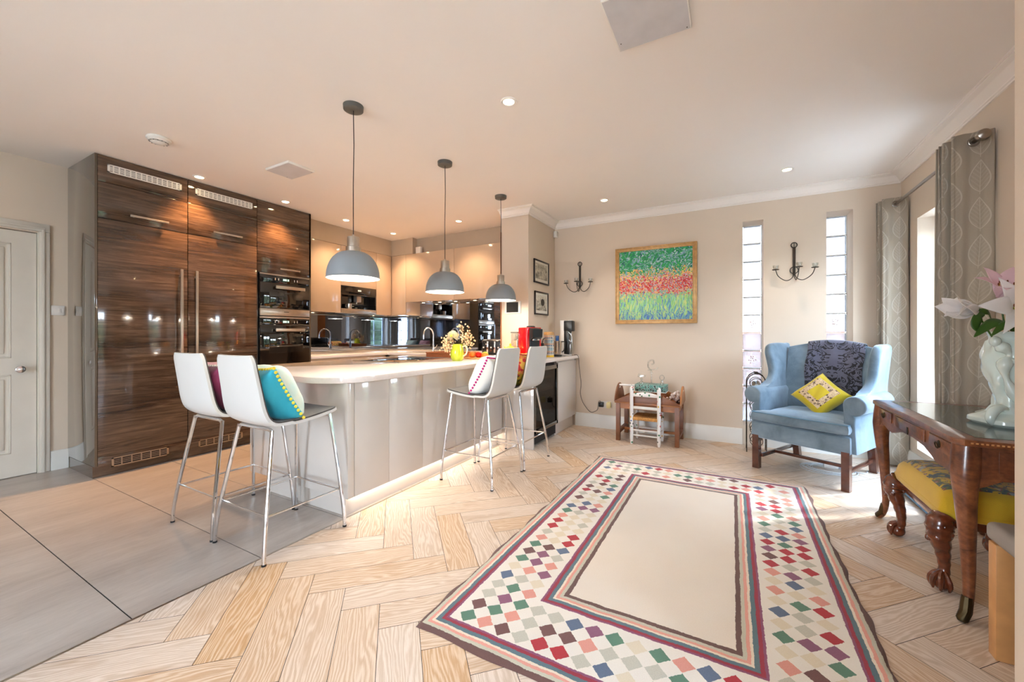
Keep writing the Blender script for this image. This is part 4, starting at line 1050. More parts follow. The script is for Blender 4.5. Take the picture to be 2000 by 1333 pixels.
MB().lathe([(.0, .116), (.028, .116), (.024, .16), (.018, .17), (0, .172)], (0, 0, 0), 24).tube([(0, 0, .17), (.01, 0, .21), (.03, 0, .23)], .006).build('top', M['black'], r)
# biscuit tin
m = M['tin'] = Mt('tartan_tin', rough=.3); x_, y_, z_ = m.xyz(m.co())
nn = m.noise(m.co('Object', (30, 30, 40)), 1, 2)
cc = m.ramp((z_ * 11).fr(), [(0, L_((128, 158, 170))), (.28, L_((206, 196, 176))), (.42, L_((90, 116, 140))), (.6, L_((196, 150, 116))), (.8, L_((150, 176, 176)))], True)
m.base(m.mix(((x_ * 60 + nn).fr()).gt(.72), cc, L_((206, 200, 188))))
r = thing('biscuit_tin', 'tall round tartan patterned tin with golden lid', 'tin', (-1.93, 4.42, z0))
MB().lathe([(0, .008), (.060, .008), (.060, .262)], (0, 0, 0), 32).build('body', M['tin'], r)
MB().lathe([(0, 0), (.062, 0), (.062, .02), (.06, .022)], (0, 0, 0), 32).build('base_rim', M['yellowg'], r)
MB().lathe([(.063, .26), (.063, .292), (.055, .30), (0, .302)], (0, 0, 0), 32).build('lid', M['gilt'], r)
# steel jug with blue tube of sweets
r = thing('steel_jug', 'slanted brushed steel jug on a dark base next to the tin', 'jug', (-1.905, 4.62, z0))
MB().lathe([(0, 0), (.06, 0), (.062, .018), (.048, .02), (0, .02)], (0, 0, 0), 28).build('base', M['black'], r)
MB().lathe([(.0, .021), (.042, .021), (.05, .06), (.058, .19), (.054, .19), (.046, .06), (0, .03)], (0, 0, 0), 28).build('body', plain('bright_steel', (206, 190, 176), .22, 1), r)
MB().tube(smoothpath([(.05, .02, .18), (.085, .035, .17), (.08, .03, .08), (.052, .02, .05)], 5), .007, 8).build('handle', M['black'], r)
tag(MB().lathe([(0, 0), (.022, 0), (.022, .22), (.020, .223), (0, .223)], (0, 0, 0), 20).build('sweet_tube', M['bluetube'], loc=(-1.905, 4.62, z0 + .032)), 'blue cardboard tube standing in the steel jug', 'tube')
# soda maker
r = thing('soda_maker', 'tall white and black carbonating drinks maker at the worktop end', 'drinks maker', (-1.865, 4.85, z0), R(0))
MB().prism([(-.075, 0), (.045, 0), (.045, .012), (-.02, .02), (-.02, .45), (-.075, .45)], -.055, .055, 'y', .006).build('side_shell', M['socket'], r)
MB().box(-.028, .05, -.05, .05, .014, .44, .008).build('body', M['black'], r)
MB().box(-.03, .09, -.055, .055, .31, .445, .012).build('head', M['black'], r)
MB().lathe([(0, 0), (.036, 0), (.038, .01), (.036, .17), (.016, .24), (.014, .27), (0, .27)], (.055, -.012, .018), 24).build('water_bottle', M['clear'], r)
MB().tube(smoothpath([(.045, -.06, .30), (.085, -.062, .25), (.08, -.062, .18), (.05, -.06, .20)], 5), .004, 6).build('hose', M['cablew'], r)
MB().box(.02, .07, -.03, .03, .445, .452, .002).build('button', M['rim'], r)

# ------------------------------------------------------------------ butler tray table and child's chair
r = thing('tray_table', 'low honey coloured butler tray table with raised scalloped sides', 'table', (-.82, 4.745, 0))
X0, X1, Y0, Y1 = -.345, .345, -.235, .225
for i, (lx, ly) in enumerate(((-.31, -.20), (.31, -.20), (-.31, .20), (.31, .20))):
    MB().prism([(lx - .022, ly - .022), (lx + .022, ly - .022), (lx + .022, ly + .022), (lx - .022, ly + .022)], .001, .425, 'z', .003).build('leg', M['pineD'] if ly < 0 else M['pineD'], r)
MB().box(-.30, .30, -.212, -.195, .365, .425).box(-.30, .30, .195, .212, .365, .425).box(-.325, -.308, -.2, .2, .365, .425).box(.308, .325, -.2, .2, .365, .425).build('apron', M['pine'], r)
MB().box(-.335, -.285, -.2, .2, .085, .115, .003).build('stretcher', M['pineD'], r); MB().box(.285, .335, -.2, .2, .085, .115, .003).build('stretcher', M['pineD'], r)
MB().box(-.29, .29, -.015, .015, .088, .112, .003).build('stretcher', M['pine'], r)
MB().box(X0, X1, Y0, Y1, .426, .440, .003).build('tray_base', M['pine'], r)
def flap(x, front):
    pts = [(X0, .44), (X1, .44)] + [(X1 + (X0 - X1) * i / 16, .445 + .115 * (math.sin(PI * i / 16) ** .9)) for i in range(0, 17)]
    return pts
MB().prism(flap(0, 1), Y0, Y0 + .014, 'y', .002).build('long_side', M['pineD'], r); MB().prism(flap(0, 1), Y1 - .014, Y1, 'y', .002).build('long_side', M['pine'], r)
for sx in (-1, 1):
    pts = [(Y0 + .01, .44), (Y1 - .01, .44)] + [(Y1 - .01 + (Y0 - Y1 + .02) * i / 18, .445 + .185 * (math.sin(PI * i / 18) ** .7)) for i in range(0, 19)]
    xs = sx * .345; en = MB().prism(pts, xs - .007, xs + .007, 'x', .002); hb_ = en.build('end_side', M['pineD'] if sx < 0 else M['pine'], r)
    MB().box(xs - .0078, xs + .0078, -.035, .035, .565, .59, .007).build('hand_hole', M['socket'], hb_)
# child's chair
m = M['floral'] = Mt('white_paint_with_flowers', rough=.4); vo = m.n('TexVoronoi'); m.l(m.co('Object', (28, 28, 28)), vo.inputs['Vector']); vo.inputs['Scale'].default_value = 1
sc_ = m.n('SeparateColor'); m.l(vo.outputs['Color'], sc_.inputs[0]); ds = S(m.nt, vo.outputs['Distance'])
m.base(m.mix(ds.lt(.30) * S(m.nt, sc_.outputs[1]).gt(.35), L_((232, 228, 224)), m.ramp(S(m.nt, sc_.outputs[0]), [(0, L_((60, 120, 80))), (.3, L_((200, 90, 90))), (.5, L_((70, 70, 60))), (.7, L_((220, 180, 90))), (.85, L_((90, 110, 160)))], True)))
r = thing('child_chair', "small white painted child's chair with rush seat at the tray table", 'chair', (-.822, 4.462, 0))
for sx in (-.142, .142):
    MB().lathe([(0, .001), (.013, .001), (.017, .03), (.019, .08), (.019, .56), (.021, .59), (.018, .615), (.008, .63), (0, .632)], (sx, 0, 0), 18).build('back_post', M['floral'], r)
    MB().lathe([(0, .001), (.013, .001), (.017, .03), (.018, .08), (.018, .30), (.015, .325), (0, .33)], (sx * .95, .27, 0), 18).build('front_leg', M['floral'], r)
def slat(z, h, arch): return [(-.13, z), (.13, z)] + [(.13 - .26 * i / 10, z + h + arch * math.sin(PI * i / 10)) for i in range(11)]
MB().prism(slat(.52, .03, .022), -.007, .007, 'y', .003).build('back_slat', M['floral'], r)
MB().prism(slat(.385, .03, .0), -.007, .007, 'y', .003).build('back_slat', M['white'], r)
for z in (.10, .155): MB().tube([(-.14, .0, z), (.14, .0, z)], .009, 8).build('rung', M['white'], r)
MB().tube([(-.135, .27, .13), (.135, .27, .13)], .009, 8).build('rung', M['white'], r)
for sx in (-.138, .138): MB().tube([(sx, 0, .12), (sx * .96, .27, .12)], .008, 8).build('rung', M['white'], r)
def rs(a, b):
    u, v = a * 2 - 1, b * 2 - 1; return Vector((u * .135, .135 + v * .135, .30 - .018 * (1 - max(abs(u), abs(v)))))
mb = MB().grid(rs, 16, 16); mb.box(-.138, .138, -.012, .014, .262, .298, .01).box(-.132, .132, .256, .282, .262, .298, .01).box(-.140, -.118, 0, .27, .262, .298, .01).box(.118, .140, 0, .27, .262, .298, .01).box(-.12, .12, .01, .26, .27, .285)
mb.build('rush_seat', M['rush'], r)
# box, baskets and glass ornaments on the table
zt = .4405
r = thing('painted_box', 'teal painted wooden box with dark figures on the tray table', 'box', (-.80, 4.72, zt))
MB().box(-.15, .15, -.09, .09, 0, .115, .004).build('wicker_base', M['wicker'], r)
m = M['tealbox'] = Mt('teal_painted_panel', rough=.5); nz = m.noise(m.co('Object', (30, 30, 26)), 1.6, 3, .6)
m.base(m.ramp(nz, [(.42, L_((76, 134, 124))), (.52, L_((150, 180, 168))), (.58, L_((34, 34, 34))), (.70, L_((28, 28, 30)))]))
MB().box(-.165, .165, -.10, .10, .116, .195, .004).build('painted_lid', M['tealbox'], r)
MB().box(-.168, .168, -.103, .103, .112, .119, .002).build('pale_edge', M['rim'], r)
zb_ = zt + .1955
def orn(name, label, loc, parts, group='glass ornaments on the painted box'):
    o = thing(name, label, 'ornament', loc, group=group)
    for nm, mb in parts: mb.build(nm, M['clear'], o)
b = MB().lathe([(0, 0), (.035, 0), (.035, .006), (.008, .014), (.006, .10), (.014, .13), (.006, .15), (0, .16)], (0, 0, 0), 20)
fg = MB().tube(smoothpath([(0, 0, .15), (-.035, 0, .19), (-.03, 0, .25), (.015, 0, .27), (.025, 0, .235), (.0, 0, .22)], 6), [.009] * 31, 8).tube([(-.04, 0, .155), (.05, 0, .165), (.07, 0, .19)], .006, 6)
orn('glass_bird', 'tall clear glass bird ornament on a stem', (-.80, 4.72, zb_), [('stem', b), ('figure', fg)])
hb_ = lambda s_: MB().tube([(s_ * 16 * math.sin(a) ** 3, 0, s_ * (13 * math.cos(a) - 5 * math.cos(2 * a) - 2 * math.cos(3 * a) - math.cos(4 * a))) for a in [2 * PI * i / 32 for i in range(32)]], .004, 6, True)
o = thing('glass_heart', 'small clear glass ring ornament right of the glass bird', 'ornament', (-.685, 4.70, zb_), group='glass ornaments on the painted box')
MB().lathe([(0, 0), (.022, 0), (.022, .02), (.012, .045), (0, .05)], (0, 0, 0), 18).build('foot', M['clear'], o)
q = MB().tube([(.024 * math.cos(a), 0, .078 + .028 * math.sin(a)) for a in [2 * PI * i / 24 for i in range(24)]], .005, 8, True).build('ring', M['clear'], o)
o = thing('glass_boat', 'small clear glass figure left of the glass bird', 'ornament', (-.905, 4.70, zb_), group='glass ornaments on the painted box')
MB().lathe([(0, 0), (.024, 0), (.020, .02), (.008, .035), (.016, .055), (.006, .07), (0, .072)], (0, 0, 0), 18).build('body', M['clear'], o)
MB().prism([(-.045, .075), (.035, .07), (.05, .10), (.0, .095), (-.03, .115)], -.006, .006, 'y', .002).build('wing', M['clear'], o)
tag(MB().tube([(-.10, 0, 0), (.10, .01, .004)], .011, 10).build('paper_roll', M['floral'], loc=(-1.045, 4.66, zt + .172)), 'white rolled paper poking out left of the painted box', 'paper roll')
r = thing('figurine_group', 'small pale porcelain flowers heaped right of the painted box', 'ornament', (-.575, 4.68, zt))
q = MB(); rr = random.Random(2)
for i in range(22): q.ball((rr.uniform(-.05, .07), rr.uniform(-.04, .04), .018 + rr.random() ** 1.4 * .12), rr.uniform(.010, .019), 8)
q.build('porcelain', plain('pale_porcelain', (222, 204, 196), .35, var=.15, scale=40), r)
MB().box(.03, .10, .045, .10, .001, .04, .012).build('purple_cloth', plain('dark_purple', (64, 40, 56), .8), r)

# ------------------------------------------------------------------ wool rug
RX, RY = -.3175, 2.539
m = M['rug'] = Mt('wool_rug', rough=.95, sheen=.2)
X_, Y_, Z_ = m.xyz(m.co()); wn = m.noise(m.vec(X_, Y_), 90, 3, .7) - .5; wn2 = m.noise(m.vec(X_ + 5, Y_), 14, 2) - .5
xw = X_ + wn * .010 + wn2 * .010; yw = Y_ + (m.noise(m.vec(X_, Y_ + 7), 90, 3, .7) - .5) * .010 + (m.noise(m.vec(X_, Y_ + 3), 14, 2) - .5) * .010
ax_, ay_ = xw.abs(), yw.abs()
def stripes(rev):
    cs = [((104, 72, 66), .0), ((200, 196, 176), .20), ((228, 158, 142), .35), ((236, 220, 200), .48), ((88, 116, 126), .58), ((154, 34, 56), .76), ((136, 74, 108), .90)]
    if not rev: return [(p, L_(c)) for c, p in cs]
    w_ = [cs[i + 1][1] - cs[i][1] if i < 6 else 1 - cs[i][1] for i in range(7)]; out = []; p = 0
    for i in range(6, -1, -1): out.append((p, L_(cs[i][0]))); p += w_[i]
    return out
d_out = (ax_ * -1 + .8225).mn(ay_ * -1 + 1.296)
# inner frame: distance outwards from the centre panel
d_in = (ax_ - .33).mx(ay_ - .822)          # 0 at centre panel edge, .1 at the outer side of the frame
cell = .0822
ci = (xw / cell + .5).fl(); cj = (yw / cell + .5).fl()
fx = (xw / cell - ci).abs(); fy = (yw / cell - cj).abs()
inb = (ci.abs().gt(5.5) + cj.abs().gt(11.5)).gt(.5) * ci.abs().lt(8.5) * cj.abs().lt(14.5) * (fx + fy).lt(.485)
rnd = m.white(m.vec(ci + .5, cj + .5, 1.3))
dc = m.ramp(rnd, [(0, L_((176, 30, 44))), (.12, L_((112, 72, 68))), (.22, L_((138, 84, 112))), (.32, L_((222, 150, 134))), (.45, L_((92, 108, 134))), (.54, L_((88, 128, 106))), (.66, L_((196, 192, 176))), (.82, L_((226, 212, 186)))], True)
creamf = m.mix(m.noise(m.vec(X_, Y_), 5, 4), L_((232, 223, 210)), L_((242, 235, 224)))
col_ = m.mix(inb, creamf, dc)
col_ = m.mix(d_in.lt(.1) * d_in.gt(0), col_, m.ramp(d_in * 10, stripes(False), True))
cen = m.mix(m.noise(m.vec(X_, Y_ + 9), 3, 5), L_((230, 216, 200)), L_((240, 230, 216)))
col_ = m.mix(d_in.lt(0), col_, cen)
col_ = m.mix(d_out.lt(.1), col_, m.ramp(d_out * 10, stripes(False), True))
fk = m.noise(m.vec(X_, Y_), 260, 4, .85)
m.base(m.mix(.55, col_, m.mix(fk, L_((60, 56, 54)), L_((255, 255, 255))), 'OVERLAY')); m.bump(m.noise(m.vec(X_, Y_, Z_), 420, 3, .7), .6, .004)
rr = random.Random(8)
def rg(a, b):
    u, v = a * 2 - 1, b * 2 - 1
    e = max(abs(u) * 1.0, abs(v)); wx = .006 * math.sin(v * 17) + .004 * math.sin(v * 41); wy = .005 * math.sin(u * 13)
    z = .013 if e < .999 else .001
    return Vector((u * .8225 + wx * (abs(u) > .9), v * 1.296 + wy * (abs(v) > .95), z + .0012 * math.sin(u * 21) * math.sin(v * 30) * (e < .99)))
def rgm(a, b):
    f = lambda t: 0 if t == 0 else (1 if t == 1 else .006 + (t - .1) / .8 * .988 if .05 < t < .95 else t)
    return rg(a, b)
mb = MB(); mb.grid(rg, 120, 180)
tag(mb.build('rug', M['rug'], loc=(RX, RY, 0), smooth=60), 'large cream wool rug with striped borders and coloured diamonds', 'rug')

# ------------------------------------------------------------------ wing armchair
AC = thing('wing_armchair', 'pale blue velvet wing armchair with dark wooden legs in the corner', 'armchair', (.644, 4.356, 0), R(-28.7))
for i, (lx, ly, bx, by) in enumerate(((-.325, -.345, 0, 0), (.325, -.345, 0, 0), (-.29, .30, 0, .07), (.29, .30, 0, .07))):
    a = .026
    mb = MB(); P0 = [(lx - a, ly - a), (lx + a, ly - a), (lx + a, ly + a), (lx - a, ly + a)]
    A_ = [mb.bm.verts.new((x, y, .30)) for x, y in P0]; B_ = [mb.bm.verts.new((x + bx, y + by, .001)) for x, y in P0]
    mb.bm.faces.new(A_); mb.bm.faces.new(B_[::-1])
    for k in range(4): mb.bm.faces.new([A_[k], B_[k], B_[(k + 1) % 4], A_[(k + 1) % 4]])
    bmesh.ops.recalc_face_normals(mb.bm, faces=mb.bm.faces[:]); mb.build('leg', M['mahog'], AC)
MB().box(-.305, -.285, -.32, .33, .10, .13, .002).build('stretcher', M['mahog'], AC); MB().box(.285, .305, -.32, .33, .10, .13, .002).build('stretcher', M['mahog'], AC)
MB().box(-.29, .29, -.10, -.075, .105, .13, .002).build('stretcher', M['mahog'], AC)
V = M['velvet']
mb = MB().prism([(-.355, -.37), (.355, -.37), (.345, .33), (-.345, .33)], .275, .42, 'z', .018); mb.build('seat_frame', V, AC, smooth=50)
def seatw(v): return .283 + .062 * (.5 + .5 * math.tanh((-.62 - v) * 14))
def seatc(sgn):
    def fn(a, b):
        u, v = a * 2 - 1, b * 2 - 1
        e = max(0, (1 - abs(u) ** 6) * (1 - abs(v) ** 6)) ** .5
        return Vector((u * seatw(v), -.085 + v * .30, .470 + sgn * (.034 + .016 * e) + (.022 * (1 - u * u) * (1 - v * v) if sgn > 0 else 0) + .003 * math.sin(u * 5 + v * 7) * e))
    return fn
mb = MB()
for s_ in (1, -1): mb.grid(seatc(s_), 40, 36)
peri = [(i / 40, 0) for i in range(40)] + [(1, j / 36) for j in range(36)] + [(1 - i / 40, 1) for i in range(40)] + [(0, 1 - j / 36) for j in range(36)]
def side(a, b):
    i = int(round(a * len(peri))) % len(peri); u, v = peri[i][0] * 2 - 1, peri[i][1] * 2 - 1
    k = 1 + .03 * math.sin(PI * b) + .006 * math.sin(i * .9) * math.sin(PI * b); return Vector((u * seatw(v) * k, -.085 + v * .30 * k, .436 + .068 * b))
mb.grid(side, len(peri), 6, cu=True)
bmesh.ops.remove_doubles(mb.bm, verts=mb.bm.verts[:], dist=.0008); bmesh.ops.recalc_face_normals(mb.bm, faces=mb.bm.faces[:])
sc = mb.build('seat_cushion', V, AC, smooth=70)
M['piping'] = plain('blue_piping', (96, 130, 152), .7)
edge = [((p[0] * 2 - 1) * seatw(p[1] * 2 - 1), -.085 + (p[1] * 2 - 1) * .30, .506) for p in peri[::2]]
MB().tube(edge, .005, 6, True).build('piping', M['piping'], sc)
def bk_top(x): return 1.075 + .055 * math.cos(PI * x / .70)
def bk(x, t, off=0):
    """point on the front of the back, t from 0 bottom to 1 top"""
    z = .44 + (bk_top(x) - .44) * t; return Vector((x, .205 + (z - .45) * .16 + .03 * (x / .33) ** 2 * -1 - .022 * math.sin(PI * t) - off, z))
mb = MB(); nx, nt_ = 24, 24
F_ = [[mb.bm.verts.new(bk(-.33 + .66 * i / nx, j / nt_)) for j in range(nt_ + 1)] for i in range(nx + 1)]
B_ = [[mb.bm.verts.new(bk(-.33 + .66 * i / nx, j / nt_) + Vector((0, .09 + .02 * (1 - j / nt_), -.02 * (j == nt_)))) for j in range(nt_ + 1)] for i in range(nx + 1)]
for i in range(nx):
    for j in range(nt_): mb.bm.faces.new([F_[i][j], F_[i + 1][j], F_[i + 1][j + 1], F_[i][j + 1]]); mb.bm.faces.new([B_[i][j], B_[i][j + 1], B_[i + 1][j + 1], B_[i + 1][j]])
    mb.bm.faces.new([F_[i][nt_], F_[i + 1][nt_], B_[i + 1][nt_], B_[i][nt_]]); mb.bm.faces.new([F_[i][0], B_[i][0], B_[i + 1][0], F_[i + 1][0]])
for j in range(nt_):
    mb.bm.faces.new([F_[0][j], F_[0][j + 1], B_[0][j + 1], B_[0][j]]); mb.bm.faces.new([F_[nx][j], B_[nx][j], B_[nx][j + 1], F_[nx][j + 1]])
bmesh.ops.recalc_face_normals(mb.bm, faces=mb.bm.faces[:])
o = mb.build('backrest', V, AC, smooth=60); q = o.modifiers.new('bev', 'BEVEL'); q.width = .018; q.segments = 3; q.limit_method = 'ANGLE'; q.angle_limit = R(40)
# wings: outline in (y, z), thick, flaring out towards the top
def wing(sx):
    pts = smoothpath([(.34, .50), (.35, .80), (.36, 1.085), (.30, 1.11), (.14, 1.115), (.035, 1.10), (-.005, 1.04), (.002, .95), (.012, .86), (-.02, .79), (-.10, .735), (-.20, .70), (-.20, .60)], 5)
    n = len(pts); mb = MB(); th = .062
    def X(y, z, o): return sx * (.315 + .055 * max(0, min(1, (z - .62) / .45)) ** 1.3 * (1 - (y - .0) * 1.2) + o)
    c_ = Vector((.20, .85, 0)); rings = []
    for (o, k) in ((0, .0), (-.004, .5), (-.004, .84), (-.001, .93), (.010, .985), (.026, 1.0), (.040, .995), (.056, .965), (.065, .91), (.067, .84), (th, .5), (th, 0)):
        rings.append([mb.bm.verts.new((X(c_.x + (p.x - c_.x) * k, c_.y + (p.y - c_.y) * k, o), c_.x + (p.x - c_.x) * k, c_.y + (p.y - c_.y) * k)) for p in pts])
    for A, B in zip(rings, rings[1:]):
        for j in range(n): mb.bm.faces.new([A[j], A[(j + 1) % n], B[(j + 1) % n], B[j]])
    bmesh.ops.remove_doubles(mb.bm, verts=mb.bm.verts[:], dist=.0005); bmesh.ops.recalc_face_normals(mb.bm, faces=mb.bm.faces[:])
    o = mb.build('wing', V, AC, smooth=75)
wing(1); wing(-1)
def arm(sx):
    out = [(.300, .285), (.300, .60)] + [(.368 + .074 * math.cos(R(a)), .652 + .074 * math.sin(R(a))) for a in range(165, -100, -12)] + [(.375, .56), (.372, .50), (.382, .285)]
    mb = MB().prism([(sx * x, z) for x, z in out], -.335, .30, 'y', .012); o = mb.build('armrest', V, AC, smooth=60)
    return o
arm(1); arm(-1)
# the throw hanging over the back
m = M['throw'] = Mt('navy_damask', rough=.9, sheen=.5); uvn = m.n('UVMap', uv_map='UVMap'); U, V_, _ = m.xyz(uvn.outputs[0])
um = (U - .5).abs(); nz = m.noise(m.vec(um * 1, V_ * .8), 4.2, 2, .4, 1.8); rg_ = (nz * 7).fr()
mot = (rg_ - .5).abs().lt(.24) * (m.noise(m.vec(um + 3, V_), 4.2, 1) + (um * .35) ).gt(.50)
m.base(m.mix(mot, m.mix(m.noise(m.vec(U, V_), 5, 3), L_((78, 80, 100)), L_((108, 108, 128))), L_((24, 24, 32)))); m.bump(nz, .3, .006)
def thr(a, b):
    x = -.175 + .43 * a + .006 * math.sin(b * 11); t = b
    if t < .82: p = bk(x, .30 + (1 - .30) * t / .82, .012 + .004 * math.sin(a * 17)); return p
    s_ = (t - .82) / .18; top = bk(x, 1, .012)
    return top + Vector((0, .012 + .11 * s_, .012 - .07 * s_ * s_ + .010 * math.sin(PI * s_)))
mb = MB().grid(thr, 40, 50, uvs=lambda a, b: (a, b * 1.5)); o = mb.build('throw', M['throw'], loc=AC.location, rz=R(-28.7), solid=.006, smooth=80)
tag(o, 'navy damask throw draped over the back of the blue armchair', 'throw')
fr_ = MB(); rr = random.Random(5)
for i in range(46):
    x = -.172 + .424 * i / 45; p = bk(x, .30, .014); fr_.tube([p, p + Vector((rr.uniform(-.005, .005), -.004, -.055))], .0028, 5)
f_ = fr_.build('fringe', plain('navy_fringe', (30, 32, 44), .9), None); f_.parent = o
# yellow cushion standing on its corner
m = M['ycush'] = Mt('yellow_embroidered_cushion', rough=.8, sheen=.3); uvn = m.n('UVMap', uv_map='UVMap'); U, V_, _ = m.xyz(uvn.outputs[0])
du, dv = (U - .5).abs() * 2, (V_ - .5).abs() * 2; mxx = du.mx(dv)
sw = m.noise(m.vec(U, V_), 9, 2, .5, 1.5); vo = m.n('TexVoronoi'); m.l(m.vec(U * 13, V_ * 13), vo.inputs['Vector']); vo.inputs['Scale'].default_value = 1; dd_ = S(m.nt, vo.outputs['Distance'])
ring = (dd_ - .27).abs().lt(.09); nzc = m.noise(m.co('Object', (8, 8, 8)), 1, 4)
yb = m.mix(nzc, L_((190, 166, 8)), L_((216, 190, 34)))
band = m.mix(ring, m.mix(((sw * 7).fr() - .5).abs().lt(.12), L_((214, 190, 150)), L_((168, 120, 96))), L_((70, 44, 34)))
m.base(m.mix(mxx.gt(.36) * mxx.lt(.68), yb, band)); m.bump(nzc, .5, .01)
o = pillow('scatter_cushion', M['ycush'], .315, .315, .14, 'bright yellow cushion with embroidered square border on the armchair')
def ac(p): c, s_ = math.cos(R(-28.7)), math.sin(R(-28.7)); return (.644 + c * p[0] - s_ * p[1], 4.356 + s_ * p[0] + c * p[1], p[2])
o.location = ac((.045, -.03, .668)); o.rotation_euler = (rzm(R(-28.7 + 4)) @ rx(R(-32)) @ ry(R(40))).to_euler()
# cables coiled under the chair
q = MB(); rr = random.Random(6)
for k in range(7):
    r_ = .09 + .012 * k; q.tube([(r_ * math.cos(a) * 1.25 + rr.uniform(-.004, .004), r_ * math.sin(a) + rr.uniform(-.004, .004), .006 + .005 * (k % 3) + .003 * math.sin(a * 3 + k)) for a in [2 * PI * i / 28 for i in range(28)]], .0032, 5, True)
q.tube(smoothpath([(.12, .05, .006), (.26, .02, .006), (.30, .12, .006), (.42, .10, .006), (.52, .25, .006)], 6), .0032, 5)
tag(q.build('cable_coil', M['cablew'], loc=(.74, 4.43, 0)), 'coil of white cables on the floor under the armchair', 'cables')
tag(MB().box(-.05, .05, -.025, .025, .0, .04, .004).build('power_adaptor', M['socket'], loc=(.76, 4.44, .0215)), 'white power adaptor lying on the cable coil', 'adaptor')
# wine rack
r = thing('wine_rack', 'tall narrow wrought iron wine rack in front of the left glass blocks', 'wine rack', (.215, 4.80, 0))
q = MB()
for sx in (-.085, .085):
    for sy in (-.08, .08): q.tube([(sx, sy, .0), (sx, sy, .70)] + [(sx * math.cos(R(t)), sy, .70 + .10 * math.sin(R(t))) for t in (20, 45, 70, 90)], .005, 6)
    for z in (.06, .25, .44, .63): q.tube([(sx, -.08, z), (sx, .08, z)], .004, 6)
for sy in (-.08, .08): q.tube([(-.02, sy, .80), (.02, sy, .80)], .008, 6)
q.build('frame', M['iron'], r)
for k in range(6):
    z = .12 + .115 * k; g_ = MB()
    for sy in (-.08, .08): g_.tube([(.055 * math.cos(a), sy, z + .055 * math.sin(a)) for a in [2 * PI * i / 20 for i in range(20)]], .0035, 6, True)
    g_.build('bottle_ring', M['iron'], r)
def bottle(z, foil, label):
    o = thing('rack_bottle', label, 'bottle', (.215, 4.80, z), group='bottles in the iron wine rack')
    MB().lathe([(0, .16), (.036, .16), (.038, .14), (.038, -.03), (.030, -.06), (.014, -.09), (.013, -.125)], (0, 0, 0), 24, rx(R(0)) @ Matrix(((1, 0, 0), (0, 0, 1), (0, -1, 0)))).build('glass', M['bottle'], o)
    MB().lathe([(.0145, -.085), (.0145, -.13), (.016, -.135), (.016, -.145), (0, -.145)], (0, 0, 0), 20, Matrix(((1, 0, 0), (0, 0, 1), (0, -1, 0)))).build('capsule', M[foil], o)
bottle(.695 - .012, 'foil', 'dark bottle with silver top in the highest ring of the rack'); bottle(.58 - .012, 'foil2', 'dark bottle with purple top in the second ring of the rack')

# ------------------------------------------------------------------ writing desk
DK = thing('writing_desk', 'antique walnut writing desk with green leather top on curved legs', 'desk', (1.08, 2.905, 0))
m = M['walnut'] = Mt('figured_walnut', rough=.28, coat=.4); f1 = m.noise(m.co('Object', (2.2, 2.2, 3.5)), 2.2, 7, .62, 1.2); f2 = m.noise(m.co('Object', (20, 20, 20)), 3, 3)
m.base(m.ramp(f1 * .75 + f2 * .25, [(.32, L_((58, 28, 18))), (.46, L_((106, 58, 34))), (.60, L_((140, 84, 50))), (.76, L_((176, 118, 74)))]))
WN_ = M['walnut']
def ws(pts): return [(x - 1.08, y - 2.905) for x, y in pts]
xa, xb, ya, yb_ = .80, 1.34, 2.315, 3.465
topo = []
for i in range(25):      # serpentine front edge from far to near
    t = i / 24; topo.append((xa + .018 - .018 * math.cos(2 * PI * t) * .6 - .010 * math.sin(PI * t), yb_ - .03 - (yb_ - ya - .06) * t))
topo += [(xa + .03, ya), (xb - .03, ya), (xb, ya + .03), (xb, yb_ - .03), (xb - .03, yb_), (xa + .03, yb_)]
MB().prism(ws(topo), .742, .77, 'z', .007).build('table_top', WN_, DK)
MB().prism(ws([(xa + .085, ya + .07), (xb - .07, ya + .07), (xb - .07, yb_ - .07), (xa + .085, yb_ - .07)]), .770, .7712, 'z').build('leather_inset', M['leather'], DK)
q = MB()                                  # chequered stringing along the near edge
for i in range(66):
    if i % 2: q.box(xa + .04 + i * .0072 - 1.08, xa + .0472 + i * .0072 - 1.08, ya - .0015 - 2.905, ya + .003 - 2.905, .754, .760)
q.build('inlaid_edge', M['oak'], DK)
fa = [(2.36, .742), (3.445, .742), (3.445, .56), (3.42, .56), (3.405, .60), (3.36, .635), (3.30, .628), (3.24, .615), (3.17, .612), (3.10, .632), (3.0, .652), (2.86, .655), (2.72, .645), (2.64, .622), (2.585, .60), (2.53, .602), (2.47, .60), (2.42, .575), (2.40, .53), (2.36, .50)]
W(DK).prism([(y, z) for y, z in [(a, b) for a, b in fa]], .832, .852, 'x', .002).build('front_apron', WN_, DK)
W(DK).prism(fa, 1.30, 1.32, 'x', .002).build('back_apron', WN_, DK)
for yy in (2.352, 3.437):
    sa = [(.85, .742), (1.32, .742), (1.32, .58), (1.28, .57), (1.22, .605), (1.08, .615), (.95, .605), (.89, .57), (.85, .58)]
    W(DK).prism(sa, yy, yy + .02, 'y', .002).build('side_apron', WN_, DK)
W(DK).prism([(.94, .725), (1.24, .725), (1.24, .635), (.94, .635)], 2.349, 2.353, 'y', .001).build('side_panel', WN_, DK)
